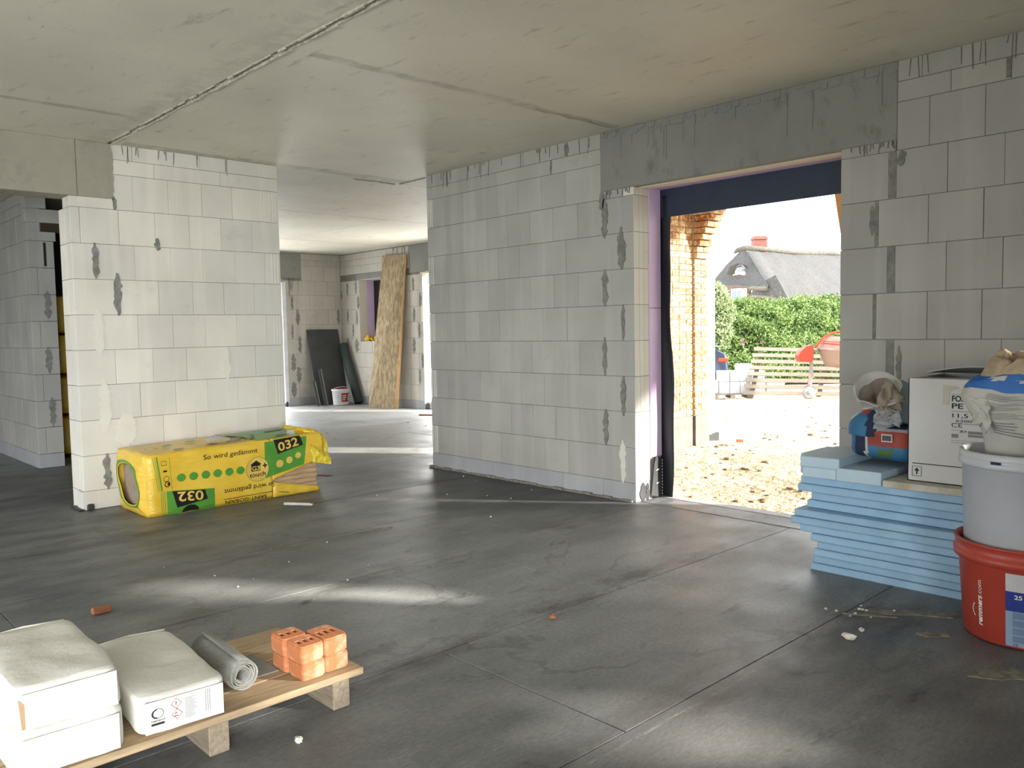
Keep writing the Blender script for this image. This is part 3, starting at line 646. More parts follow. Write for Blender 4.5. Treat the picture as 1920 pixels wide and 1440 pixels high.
MB().box(XE, XE+.3, 5.6, DY0, 0, 2.61).build('wall_section', 'aac_far', we)
MB().cbox(XE+.001, XE+.36, DY1-.006, DY1+.05, .13, 2.16, .003).build('reveal', 'reveal_cream', we)
MB().cbox(XE+.01, XE+.1, DY1-.09, DY1-.008, -.002, .11, .02).build('bitumen_corner', 'bitu', we)
win = thing('window_1', (XE, 11.76, WZ0), kind='structure')
MB().cbox(XE+.002, XE+.17, WY1-.002, WY1+.05, WZ0, WZ1, .003).build('reveal', 'reveal_cream', win)
MB().cbox(XE+.172, XE+.31, WY1-.004, WY1+.05, WZ0, WZ1+.1, .003).build('foam_panel', 'xps_pink', win)
MB().cbox(XE+.315, XE+.325, WY0-.45, WY1+.05, WZ0-.1, WZ1+.1, .003).build('membrane_strip', 'membrane_black', win)
MB().cbox(XE+.002, XE+.31, WY0, WY1, WZ1-.002, WZ1+.03, .003).build('soffit', 'reveal_cream', win)
MB().cbox(XE+.002, XE+.31, WY0, WY1, WZ0-.03, WZ0-.002, .003).build('sill', 'aac_far', win)
mb = MB(); rr = random.Random(5)
for i in range(26):
    c = Vector((XE+.02+rr.uniform(0, .16), WY1-.10-rr.uniform(0, .35), WZ0+.02+rr.uniform(0, .05))); r_ = rr.uniform(.02, .045)
    mb.lathe([(0.001, -r_), (r_*.8, -r_*.6), (r_, 0), (r_*.75, r_*.65), (.001, r_)], c, 7)
mb.build('foam_bead', 'foam_yellow', win, smooth=True)
# south wall of the far room (mostly hidden) with the garden door the sun comes through
wsu = thing('wall_south', (0, 0, 0), kind='structure')
mb = MB(); mb.box(4.91, 5.7, 5.31, 5.7, 0, 2.6); mb.box(6.9, 8.2, 5.31, 5.7, 0, 2.6); mb.box(5.7, 6.9, 5.31, 5.7, 2.2, 2.6); mb.build('wall_section', 'aac_far', wsu)
# unseen shell behind the camera: openings let sky and sun in
wb = thing('wall_front', (0, 0, 0), kind='structure')
mb = MB()
for (x0, x1, z0, z1) in ((-3.6, -3.4, 0, 2.6), (3.6, 4.6, 0, 2.6), (-3.5, -.5, 1.95, 2.6), (-.5, 3.7, 0, 2.6)): mb.box(x0, x1, -2.5, -2.25, z0, z1)
mb.build('wall_section', 'aac', wb)
mb = MB()
for (y0, y1, z0, z1) in ((-2.3, 2.7, 0, 2.6), (6.1, 6.3, 0, 2.6), (2.7, 6.1, 1.95, 2.6)): mb.box(-3.75, -3.5, y0, y1, z0, z1)
mb.build('wall_section', 'aac', wb)

MB().box(-3.8, 8.5, -2.6, 13.3, 2.98, 3.1).build('roof_deck', 'shell', ce)
# ================================================================== THINGS INSIDE
def pillow(mb, c, h, q=6, n=14, amp=.004, fr=9, matfn=None, rz=0, seed=0, floor_z=None, taper=None):
    c = Vector(c); R = Matrix.Rotation(rz, 3, 'Z'); off = Vector((seed*7.3, seed*3.1, seed))
    for ax in range(3):
        b, d = (ax+1) % 3, (ax+2) % 3
        for sg in (-1, 1):
            def fn(u, v):
                p = Vector((0, 0, 0)); p[ax] = sg; p[b] = (u*2-1)*sg; p[d] = v*2-1
                L = (abs(p.x)**q+abs(p.y)**q+abs(p.z)**q)**(1/q); p /= L
                pos = Vector((p.x*h[0], p.y*h[1], p.z*h[2]))
                if taper: pos = taper(pos)
                nn = mnoise.noise_vector((pos+off)*fr); pos += nn*amp + Vector((p.x, p.y, p.z))*amp*1.5*mnoise.noise((pos+off)*fr*.5)
                w_ = R @ pos + c
                if floor_z is not None and w_.z < floor_z: w_.z = floor_z
                return w_
            mf = None
            if matfn: mf = lambda u, v: matfn(fn(u, v))
            mb.grid(fn, n, n, 0, mf)

# ---- pallet (runs along x under the bags)
pal = thing('pallet', (.85, 2.55, 0), label='low weathered wooden pallet on the dark floor carrying white bags and orange bricks', cat='pallet')
for i, (y0, y1) in enumerate([(2.283, 2.415), (2.42, 2.555), (2.56, 2.695), (2.70, 2.835)]):
    mb = MB(); x1 = 1.452-[0, .012, .03, .02][i]; mb.cbox(.24, x1, y0, y1, .097, .120, .003); mb.build('plank', 'wood', pal)
for x in (.26, .56, .935, 1.345):
    mb = MB(); mb.cbox(x, x+.062, 2.30, 2.82, 0, .097, .003); mb.build('bearer', 'wood_grey', pal)

# ---- white paper bags
def bag(name, c, h, rz, label, seed, kraft=False):
    t = thing(name, (c[0], c[1], c[2]-h[2]), rz, label, 'bag', 'white bags on the pallet')
    mb = MB(); pillow(mb, c, h, 9, 20, .0045, 11, None, rz, seed, c[2]-h[2]); mb.build('sack_body', 'bag', t, smooth=True)
    R = Matrix.Rotation(rz, 3, 'Z')
    mb = MB()   # folded, glued bottom flap edge on the front
    def P(a, b, cc): return tuple(R @ Vector((a, b, cc)) + Vector(c))
    yf = -h[1]-.0055
    mb.sheet([P(-h[0]*.84, yf, -h[2]*.78), P(h[0]*.86, yf, -h[2]*.78), P(h[0]*.86, yf, h[2]*.74), P(-h[0]*.84, yf, h[2]*.74)], .004, R @ Vector((0, 1, 0)))
    mb.build('end_flap', 'bag', t)
    if kraft:
        mb = MB(); mb.sheet([P(-h[0]*.86, yf-.001, -h[2]*.7), P(-h[0]*.80, yf-.001, -h[2]*.7), P(-h[0]*.80, yf-.001, h[2]*.35), P(-h[0]*.90, yf-.001, h[2]*.6)], .004, R @ Vector((0, 1, 0)))
        mb.build('kraft_seam', 'bag_kraft', t)
    mb = MB(); mb.tube([P(-h[0]*.8, h[1]*.93, h[2]*.86), P(0, h[1]*.97, h[2]*.93), P(h[0]*.84, h[1]*.93, h[2]*.88)], .004, 6); mb.build('top_seam', 'bag', t, smooth=True)
    return t, P, yf
b1, P1, yf1 = bag('paper_bag', (.582, 2.545, .180), (.132, .262, .062), -.03, 'white paper bag at the left end of the pallet, lower one of the two stacked', 1)
b2, _, _ = bag('paper_bag', (.580, 2.540, .298), (.130, .258, .060), -.02, 'white paper bag at the left end of the pallet, upper one with brown seam edge', 2, True)
b3, P3, yf3 = bag('paper_bag', (.882, 2.560, .1785), (.126, .276, .058), -.07, 'single white paper bag in the middle of the pallet printed with hazard diamonds', 3)
def bp(a, b): return Vector(P3(-.108+a*.96, yf3-.0015, -.044+b))
ym = MB(); rm = MB(); X3 = Matrix.Rotation(-.07, 3, 'Z') @ Vector((1, 0, 0))
def quadp(mb, pts, th=.0006): mb.sheet([bp(*q) for q in pts], th, (0, 1, 0))
n = 22   # round emblem: dark crescent and ring
o = (.036, .052)
mb = MB(); pts = [(o[0]+.017*math.cos(t_), o[1]+.014*math.sin(t_)) for t_ in [math.pi/2+math.pi*i/11 for i in range(12)]] + [(o[0]-.002+.010*math.cos(t_), o[1]+.010*math.sin(t_)) for t_ in [3*math.pi/2-math.pi*i/11 for i in range(12)]]
quadp(mb, pts)
for i in range(14):
    a0, a1 = -math.pi/2+math.pi*i/14, -math.pi/2+math.pi*(i+1)/14
    quadp(mb, [(o[0]+.017*math.cos(a0), o[1]+.014*math.sin(a0)), (o[0]+.017*math.cos(a1), o[1]+.014*math.sin(a1)), (o[0]+.0155*math.cos(a1), o[1]+.0128*math.sin(a1)), (o[0]+.0155*math.cos(a0), o[1]+.0128*math.sin(a0))])
quadp(mb, [(.018, .020), (.054, .020), (.054, .0265), (.018, .0265)])
add_text(mb, 'interseroh', .010, bp(.017, .030), X3, (0, 0, 1), .01, fit=.038)
tag(mb.build('emblem', 'ink', b3), kind='stuff')
mb = MB()
for (cx, cz) in ((.088, .066), (.090, .036)):
    for i in range(4):
        a0, a1 = math.pi/2*i, math.pi/2*(i+1); R_, r_ = .0155, .0138
        quadp(mb, [(cx+R_*math.cos(a0), cz+R_*math.sin(a0)), (cx+R_*math.cos(a1), cz+R_*math.sin(a1)), (cx+r_*math.cos(a1), cz+r_*math.sin(a1)), (cx+r_*math.cos(a0), cz+r_*math.sin(a0))])
tag(mb.build('hazard_diamonds', 'mixer_red', b3), kind='stuff')
mb = MB(); add_text(mb, '!', .018, bp(.0865, .060), X3, (0, 0, 1), .02)
quadp(mb, [(.082, .030), (.094, .030), (.094, .032), (.082, .032)]); quadp(mb, [(.084, .036), (.090, .040), (.089, .042), (.083, .038)])
tag(mb.build('hazard_signs', 'ink', b3), kind='stuff')
mb = MB(); rr = random.Random(3)
for i in range(14):
    z = .018+i*.0042
    if z < .08: quadp(mb, [(.112, z), (.112+.04*rr.uniform(.5, 1), z), (.112+.04*rr.uniform(.5, 1), z+.0011), (.112, z+.0011)])
for i in range(3): quadp(mb, [(.172+i*.006, .02), (.1735+i*.006, .02), (.1735+i*.006, .082), (.172+i*.006, .082)])
tag(mb.build('small_print', 'ink_grey', b3), kind='stuff')

# ---- felt roll with its loose end
rl = thing('felt_roll', (1.09, 2.5, .12), label='small grey felt roll on the pallet between bag and bricks', cat='roll')
RZ = Matrix.Translation((1.088, 2.40, .168)) @ Matrix.Rotation(-.05, 4, 'Z')
mb = MB(); prof = []
for i in range(90):
    a = i*.30; r_ = .018+.0011*a+.0012*math.sin(i*1.3); prof.append((r_*math.cos(a+.2), r_*math.sin(a+.2)*.98))
mb.T = RZ
mb.grid(lambda u, v: (prof[round(u*89)][0], v*.32+.004*math.sin(u*40), prof[round(u*89)][1]), 90, 6, 0)
mb.T = None
o_ = mb.build('felt_sheet', 'felt', rl, smooth=True, solid=.004)
mb = MB(); mb.T = RZ; mb.tube([(.0, -.001, -.0), (.003, -.003, .0)], .001, 6)
for i in range(0, 88, 1):
    a, b = prof[i], prof[i+1]; mb.sheet([(a[0]*.985, -.0015, a[1]*.985), (b[0]*.985, -.0015, b[1]*.985), (b[0]*1.02, -.0015, b[1]*1.02), (a[0]*1.02, -.0015, a[1]*1.02)], .0008, (0, 1, 0))
mb.T = None; mb.build('pale_cut_edge', 'felt_edge', rl)
mb = MB(); mb.cbox(1.085, 1.238, 2.455, 2.645, .1205, .1245, .001); mb.build('loose_end', 'felt', rl)

# ---- six perforated clay bricks
def pbrick(x0, x1, y0, y1, z0, z1, rz, label):
    c = ((x0+x1)/2, (y0+y1)/2, z0); t = thing('clay_brick', c, rz, label, 'brick', 'clay bricks heaped on the pallet')
    w_, d, h = (x1-x0)/2, (y1-y0)/2, z1-z0; r_ = min(.012, d*.5); mb = MB(); g = d*.30
    def arc(cx, cy, a0): return [(cx+r_*math.cos(a0+math.pi/8*i), cy+r_*math.sin(a0+math.pi/8*i)) for i in range(5)]
    for zz0, zz1, k in ((0, .006, .93), (.006, h-.006, 1), (h-.006, h, .96)):
        f = [(-w_*k, -g), *[(p*k, q*k) for p, q in arc(-w_+r_, -d+r_, math.pi)], *[(p*k, q*k) for p, q in arc(w_-r_, -d+r_, 1.5*math.pi)], (w_*k, -g)]
        b = [(w_*k, g), *[(p*k, q*k) for p, q in arc(w_-r_, d-r_, 0)], *[(p*k, q*k) for p, q in arc(-w_+r_, d-r_, math.pi/2)], (-w_*k, g)]
        mb.prism(f, 'z', zz0, zz1); mb.prism(b, 'z', zz0, zz1)
        e = [-w_*k, -w_*.74, -w_*.36, -w_*.20, w_*.18, w_*.36, w_*.74, w_*k]
        for i in (0, 2, 4, 6): mb.box(e[i], e[i+1], -g, g, zz0, zz1)
    mb.build('brick_body', 'clay', t, local=True)
    mb = MB(); mb.box(-w_*.9, w_*.9, -g*.98, g*.98, .002, .02); mb.build('hole_floor', 'clay_in', t, local=True)
for lay, nm in ((0, 'lower'), (1, 'upper')):
    z0 = .1203+lay*.0562; dx = -.004*lay; hh = .056
    pbrick(1.250+dx, 1.334+dx, 2.320, 2.415, z0, z0+hh, .02+.02*lay, nm+' clay brick at the front left corner of the brick heap')
    pbrick(1.338+dx, 1.424+dx, 2.326, 2.450, z0, z0+hh, .04*lay, nm+' clay brick at the right of the brick heap above the pallet end')
    pbrick(1.244+dx, 1.330+dx, 2.422, 2.515, z0, z0+hh, -.02+.02*lay, nm+' clay brick at the back left of the brick heap beside the felt')

# ---- yellow mineral wool pack
pk = thing('insulation_pack', (2.62, 5.95, 0), label='yellow and green film wrapped mineral wool pack lying against the left block wall', cat='insulation')
def wv(x, z): return .010*mnoise.noise(Vector((x*3.0, z*4.5, 1.3))) + .004*mnoise.noise(Vector((x*9, z*22, 4)))
def PF(x, z, o=0.0):   # front face of the pack
    round_ = .0
    if x < 2.03: round_ += (2.03-x)**2*5
    if z > .41: round_ += (z-.41)**2*10
    if z < .03: round_ += (.03-z)**2*12
    if x > 3.0: round_ -= .0
    return Vector((x, 5.680+wv(x, z)+round_-o, z))
mb = MB()
NX = 66
def top_z(x): return .425+.030*(x-1.96)/1.3+.006*mnoise.noise(Vector((x*4, 2, 2)))
def ring(x):   # outline in (y, z) at station x : bottom front -> top front -> top back -> bottom back
    tz = top_z(x); yb = 6.235+.006*mnoise.noise(Vector((x*5, 0, 0))); L = []
    for i in range(15): z = .0+(tz-.012)*i/14; q = PF(max(x, 1.965), z); L.append((q.y, z))
    for i in range(1, 15): y = 5.69+(yb-5.69)*i/15; L.append((y, tz+.014*math.sin(math.pi*i/15)*(.6+.6*mnoise.noise(Vector((x*4, y*7, 0))))))
    for i in range(9): L.append((yb+.012*math.sin(math.pi*i/8), tz-(tz-.004)*i/8))
    for i in range(1, 11): L.append((yb+(L[0][0]-yb)*i/10, .002))
    return L
XS = [1.965+(2.87-1.965)*i/(NX-1) for i in range(NX)]; RG = [ring(x) for x in XS]; NR = len(RG[0])
mb.grid(lambda u, v: (XS[round(u*(NX-1))], *RG[round(u*(NX-1))][round(v*(NR-1))]), NX, NR)
# front + top sheet of the torn right end
def low(x): return .135+(x-2.87)*.30
def tornpt(u, v):
    x = 2.87+u*.43; zl = low(x); tz = top_z(x)-.004; fl_ = max(0, (x-3.12))
    if v < .6: z = zl+(tz-zl)*v/.6; q = PF(x, z); q.y += -.05*fl_*(1-abs(v/.6-.5)); q.z += .05*fl_*math.sin(v*7); return q
    y = 5.69+(v-.6)/.4*.52; return Vector((x, y, tz+.02*math.sin((v-.6)/.4*math.pi)+.02*fl_*math.sin(v*30)))
mb.grid(tornpt, 26, 34)
mb.grid(lambda u, v: PF(2.87+u*.39, .002+v*(.085*(1-u)+.035), .004+.004*math.sin(u*20)), 16, 6)
# left end, bulging, with the opening
def endpt(u, v):
    i = round(u*(NR-1)); y, z = RG[0][i]; a = math.atan2((z-.215)/.21, (y-5.965)/.27); yh = 5.975+.195*math.cos(a)+.02*math.sin(a*3); zh = .205+.135*math.sin(a)+.035*math.cos(a)
    k = v**.9; yy = y+(yh-y)*k; zz = z+(zh-z)*k; return (1.965-.030*math.sin(v*1.9)+.006*mnoise.noise(Vector((yy*9, zz*9, 3))), yy, zz)
mb.grid(endpt, NR, 9)
mb.build('film_wrap', 'film', pk, smooth=True, solid=.0015)
mb = MB()
def ringgreen(u, v):
    i = round(u*(NR-1)); a = Vector(endpt(u, .70+v*.20)); a.x -= .003; return a
mb.grid(ringgreen, NR, 3); mb.build('green_ring', 'film_green', pk, smooth=True)
mb = MB(); mb.cbox(1.976, 2.6, 5.72, 6.2, .02, .40, .03); mb.build('wool_core', 'wool_end', pk)
mb = MB()
for i in range(11):
    z0 = .004+i*.0365; mb.cbox(2.60, 3.255-.004*(i % 3), 5.698-.003*(i % 2), 6.2, z0, z0+.0358, .006)
mb.build('wool_batts', 'wool', pk)
# printed film: panels and lettering follow the folds of the front
def panel(mb, pts, off=.0022, nu=10, nv=6, fn=None):
    (a, b, c_, d) = [Vector((p[0], p[1])) for p in pts]
    f = fn or (lambda x, z: PF(x, z, off))
    mb.grid(lambda u, v: f(*((a.lerp(b, u)).lerp(d.lerp(c_, u), v))), nu, nv)
def disc(mb, cx, cz, rx, rz_, off=.0034, tilt=0, fn=None):
    f = fn or (lambda x, z: PF(x, z, off)); n = 22
    V = [f(cx, cz)]+[f(cx+rx*math.cos(k*2*math.pi/n)*math.cos(tilt)-rz_*math.sin(k*2*math.pi/n)*math.sin(tilt), cz+rx*math.cos(k*2*math.pi/n)*math.sin(tilt)+rz_*math.sin(k*2*math.pi/n)*math.cos(tilt)) for k in range(n)]
    mb._add(V, [(0, 1+(k+1) % n, 1+k) for k in range(n)])
def ringp(mb, cx, cz, r0, r1, off=.0036, n=40):
    V = []
    for k in range(n):
        for r_ in (r0, r1): V.append(PF(cx+r_*math.cos(k*2*math.pi/n), cz+r_*math.sin(k*2*math.pi/n), off))
    mb._add(V, [(2*k, 2*((k+1) % n), 2*((k+1) % n)+1, 2*k+1) for k in range(n)])
mb = MB()
panel(mb, [(2.815, .16), (3.13, .225), (3.165, .438), (2.815, .428)], nu=16, nv=12)
panel(mb, [(2.09, .004), (2.425, .004), (2.425, .142), (2.09, .168)], nu=16)
for k in range(4): x = 2.034+[0, .012, .022, .03][k]; w_ = [.003, .003, .009, .002][k]; panel(mb, [(x, .17), (x+w_, .17), (x+w_-.03, .408), (x-.03, .408)], nu=2, nv=8)
for k in range(3): x = 2.052+k*.012; panel(mb, [(x, .004), (x+.004, .004), (x+.004, .165), (x, .165)], nu=2)
panel(mb, [(2.128, .165), (2.131, .165), (2.118, .40), (2.115, .40)], nu=2, nv=8)
for i in range(6): disc(mb, 2.195+i*.0855, .248-.001*i, .031, .028)
ringp(mb, 2.755, .235, .088, .0915)
tag(mb.build('green_print', 'film_green', pk), kind='stuff')
mb = MB(); 
for (x, z, rx, rz_) in ((2.930, .255, .030, .028), (3.010, .273, .026, .026), (3.083, .300, .025, .022)): disc(mb, x, z, rx, rz_, .0042, .5)
disc(mb, 2.755, .235, .086, .086, .0030)
tag(mb.build('yellow_print', 'film_yellow2', pk), kind='stuff')
mb = MB()
panel(mb, [(2.919, .328), (3.129, .376), (3.110, .448), (2.889, .436)], .0048)
panel(mb, [(2.155, .046), (2.372, .075), (2.355, .142), (2.128, .162)], .0048)
add_text(mb, 'So wird gedämmt', .050, None, None, None, .004, fit=.405, fn=lambda p, q: PF(2.353+p, .352+q+p*.02, .0058))
add_text(mb, 'So wird gedämmt', .050, None, None, None, .004, fit=.395, fn=lambda p, q: PF(2.888-p, .118-q-p*.01+.006, .0058))
add_text(mb, 'SAINT-GOBAIN', .036, None, None, None, .012, fit=.32, fn=lambda p, q: PF(2.820-p, .038-q, .0058))
panel(mb, [(2.49, .046), (2.875, .052), (2.875, .056), (2.49, .050)], .0036); panel(mb, [(2.885, .048), (3.0, .026), (3.0, .030), (2.885, .053)], .0062)
# the house mark with its plus
panel(mb, [(2.705, .222), (2.775, .222), (2.775, .270), (2.705, .270)], .0042)
mb._add([PF(2.695, .270, .0043), PF(2.787, .270, .0043), PF(2.745, .300, .0043)], [(0, 1, 2)])
add_text(mb, 'touch', .046, None, None, None, .016, fit=.125, fn=lambda p, q: PF(2.690+p, .178+q+p*.05, .0042))
add_text(mb, '+', .070, None, None, None, .03, fit=.036, fn=lambda p, q: PF(2.795+p, .232+q, .0042))
n = 16; V = [PF(2.250+.06*math.cos(math.pi*k/n), .006+.046*math.sin(math.pi*k/n), .0042) for k in range(n+1)]; mb._add(V+[PF(2.250, .012, .0042)], [(k+1, k, n+1) for k in range(n)])
panel(mb, [(2.072, .300), (2.098, .300), (2.098, .312), (2.072, .312)], .0036); 
ringp(mb, 2.092, .252, .017, .020, n=20); ringp(mb, 2.098, .215, .014, .020, n=20); disc(mb, 2.106, .215, .009, .009, .0040)
for (a, b) in ((0, 0), (.0, .028)): panel(mb, [(2.060, .345+b), (2.095, .345+b), (2.095, .348+b), (2.060, .348+b)], .0036)
panel(mb, [(2.060, .345), (2.062, .345), (2.062, .373), (2.060, .373)], .0036); panel(mb, [(2.093, .345), (2.095, .345), (2.095, .373), (2.093, .373)], .0036)
# dark print on the top face
def PT(x, y): return Vector((x, y, top_z(x)+.014*math.sin(math.pi*min(1, max(0, (y-5.69)/.545)))*1.15+.006))
for (x, y, w_, d, sk) in ((2.16, 5.72, .07, .03, .02), (2.30, 5.74, .10, .012, .05), (2.44, 5.73, .06, .03, -.03), (2.55, 5.76, .12, .035, .04), (2.68, 5.74, .07, .03, .02), (2.62, 5.83, .09, .07, .03), (2.76, 5.78, .03, .12, .05), (2.02, 5.85, .02, .02, 0), (2.08, 5.84, .03, .02, 0), (2.95, 5.95, .16, .05, .02), (2.93, 5.74, .13, .03, .03)):
    panel(mb, [(x, y), (x+w_, y+.01), (x+w_+sk, y+d), (x+sk, y+d)], 0, 5, 3, PT)
tag(mb.build('black_print', 'film_black', pk), kind='stuff')
mb = MB()
for (x, y, w_, d) in ((2.15, 5.88, .06, .06), (2.33, 5.93, .07, .06)): panel(mb, [(x, y), (x+w_, y), (x+w_+.02, y+d), (x+.02, y+d)], 0, 4, 4, lambda x, y: PT(x, y))
panel(mb, [(2.77, 5.70), (3.12, 5.70), (3.15, 6.18), (2.66, 6.20)], 0, 14, 12, lambda x, y: PT(x, y)-Vector((0, 0, .004)))
tag(mb.build('green_print_top', 'film_green', pk), kind='stuff')
mb = MB()
add_text(mb, '032', .098, None, None, None, .022, fit=.165, fn=lambda p, q: PF(2.928+p-q*.15, .346+q*.92+p*.20, .0066))
add_text(mb, '032', .100, None, None, None, .022, fit=.180, fn=lambda p, q: PF(2.342-p, .138-q*.92+p*.07, .0066))
add_text(mb, 'G3', .045, None, None, None, .02, fit=.062, fn=lambda p, q: PF(2.709+p, .228+q, .0058))
tag(mb.build('yellow_lettering', 'film_yellow2', pk), kind='stuff')
mb = MB()   # loose crumpled film end at the right
def lo(u, v):
    x = 3.185+u*.155; z = .235+v*.245-.03*u*(1-v)-.05*u*v; y = 5.66-.02*u+.10*v*v+.016*math.sin(v*9+u*4)+.012*mnoise.noise(Vector((u*6, v*6, 0))); return (x, y, z)
mb.grid(lo, 14, 18); mb.grid(lambda u, v: (3.17+u*.15, 5.72+v*.42, top_z(3.2)+.022+.02*math.sin(v*8+u*5)-.06*u*u), 12, 20)
mb.build('loose_film_end', 'film_loose', pk, solid=.001)
# paper lying on the pack
pp = thing('folded_paper', (2.52, 5.85, .455), label='small white printed paper crumpled on top of the yellow pack', cat='paper')
mb = MB(); mb.grid(lambda u, v: (2.42+u*.17+.03*v, 5.76+v*.13, .470+.030*math.sin(u*3.0)*math.sin(v*2.6+.3)+.004*mnoise.noise(Vector((u*9, v*9, 1)))), 10, 8); mb.build('sheet', 'label_white', pp, solid=.001)
mb = MB()
for (u, v) in ((.3, .35), (.5, .3), (.65, .45), (.45, .55)): 
    c_ = Vector((2.42+u*.17+.03*v, 5.76+v*.13, .4715+.030*math.sin(u*3.0)*math.sin(v*2.6+.3))); mb.cbox(c_.x-.006, c_.x+.006, c_.y-.004, c_.y+.004, c_.z, c_.z+.003, .001)
tag(mb.build('printed_marks', 'ink_grey', pp), kind='stuff')

# ---- stack of blue foam boards
low_y = [1.950, 1.934, 1.934, 1.916, 1.947, 2.008, 2.056, 2.037]; ordn = ['lowest', 'second lowest', 'third from the floor', 'fourth from the floor', 'fifth from the floor', 'sixth from the floor', 'seventh from the floor, jutting out furthest', 'eighth from the floor, its grey upper face showing']
TH = .0370; G = 'blue foam boards stacked at the right wall'
for i, yl in enumerate(low_y):
    z0 = i*TH; t = thing('foam_board', (4.16, yl-.62, z0), [0, .002, -.002, .001, 0, -.002, .002, -.012][i], 'light blue foam board, '+ordn[i]+' in the stack', 'board', G)
    ox = [0, .006, -.004, .003, -.007, .004, -.003, .0][i]
    MB().cbox(-.30+ox, .30+ox, -.625, .62, 0, TH-.002, .004).build('board_body', 'blue_xps', t, local=True)
up_y = [1.998, 1.980, 2.046, 2.034]; un_ = ['first above the visible grey step', 'second above the visible grey step', 'second from the top, sticking out to the left', 'topmost full length one under the offcuts']
for i, yl in enumerate(up_y):
    z0 = .2965+i*.0396; t = thing('foam_board', (4.215, yl-.6, z0), -.030+[0, .004, -.006, 0][i], 'light blue foam board, '+un_[i]+' in the stack', 'board', G)
    ox = [0, .008, -.005, .003][i]
    MB().cbox(-.30+ox, .30+ox, -.60, .60, 0, .0378, .004).build('board_body', 'blue_xps', t, local=True)
ZT = .4552
def offcut(x0, x1, y0, y1, z0, z1, rz, label, mt='blue_xps_top'):
    t = thing('foam_offcut', ((x0+x1)/2, (y0+y1)/2, z0), rz, label, 'board', 'short offcuts on top of the board stack')
    a, b = (x1-x0)/2, (y1-y0)/2; MB().cbox(-a, a, -b, b, 0, z1-z0, .003).build('board_body', mt, t, local=True)
offcut(3.905, 4.33, 1.846, 2.02, ZT, .508, .02, 'pale blue foam offcut at the left, under the broad top one')
offcut(3.895, 4.33, 1.832, 2.032, .5085, .562, .04, 'broad pale blue foam offcut on top at the left end of the stack')
offcut(3.99, 4.30, 2.036, 2.075, .4565, .560, .02, 'narrow blue foam strip at the far left of the stack')
offcut(3.895, 4.45, 1.615, 1.835, ZT, .519, -.01, 'pale blue foam offcut in front of the red and blue sack')
t = thing('cover_board', (4.19, 1.27, ZT), 0, 'dirty white board with brown stains lying under the white carton', 'board')
MB().cbox(-.315, .28, -.36, .335, 0, .033, .004).build('board_body', 'xps_dirty', t, local=True)

# ---- white carton
bx = thing('carton', (4.17, 1.30, .489), label='tall white cardboard carton with black print on the foam board stack', cat='box')
cx0, cx1, cy0, cy1, cz0, cz1 = 3.955, 4.40, 1.06, 1.522, .489, .966
mb = MB(); mb.box(cx0, cx0+.004, cy0, cy1, cz0, cz1); mb.box(cx1-.004, cx1, cy0, cy1, cz0, cz1); mb.box(cx0, cx1, cy0, cy0+.004, cz0, cz1); mb.box(cx0, cx1, cy1-.004, cy1, cz0, cz1); mb.box(cx0, cx1, cy0, cy1, cz0, cz0+.004); mb.build('carton_body', 'carton', bx)
mb = MB(); mb.grid(lambda u, v: (4.40-u*.235, 1.06+v*.462, .970+.030*math.sin(v*math.pi)*u+.012*u), 6, 12); mb.build('flap', 'carton', bx, solid=.003)
mb = MB(); mb.grid(lambda u, v: (3.96+u*.205, 1.06+v*.462, .962-.02*math.sin(v*math.pi)*(1-u)-.002), 6, 12); mb.build('flap', 'carton', bx, solid=.003)
fx = cx0-.0008; mb = MB()
def T(txt, y, z, s, fit, bold=.0): add_text(mb, txt, s, (fx, y, z), (0, -1, 0), (0, 0, 1), bold, fit=fit)
def bar(y0, y1, z0, z1): mb.box(fx-.0004, fx+.0004, y1, y0, z0, z1)
T('FOAM', 1.334, .868, .036, .085, .03); T('PE', 1.334, .836, .033, .048, .02); T('11,5 m 1', 1.331, .796, .026, .14, .01); T('620000  1', 1.316, .776, .016, .13, .01); T('CE', 1.334, .752, .028, .045); T('A+', 1.300, .728, .018, .03, .01)
bar(1.334, 1.12, .898, .8995); bar(1.334, 1.12, .823, .8245); bar(1.334, 1.12, .768, .7695); bar(1.334, 1.27, .738, .739); bar(1.334, 1.15, .682, .683); bar(1.334, 1.15, .692, .693)
bar(1.500, 1.2, .571, .575)
bar(1.501, 1.459, .558, .5598); bar(1.501, 1.459, .513, .5148); bar(1.501, 1.499, .513, .5598); bar(1.461, 1.459, .513, .5598); bar(1.483, 1.477, .522, .545)
mb.sheet([(fx, 1.492, .538), (fx, 1.468, .538), (fx, 1.480, .553)], .0008, (-1, 0, 0))
tag(mb.build('black_print', 'ink', bx), kind='stuff')
mb = MB(); mb.box(fx-.0004, fx+.0004, 1.16, 1.265, .725, .738); mb.box(fx-.0004, fx+.0004, 1.16, 1.265, .712, .722); mb.box(fx-.0004, fx+.0004, 1.305, 1.333, .705, .722); tag(mb.build('grey_print', 'ink_grey', bx), kind='stuff')
MB().sheet([(fx, 1.372, .85), (fx, 1.348, .85), (fx, 1.34, .915), (fx, 1.30, .925), (fx, 1.31, .935), (fx, 1.372, .94)], .0012, (-1, 0, 0)).build('tape_strip', 'tape', bx)

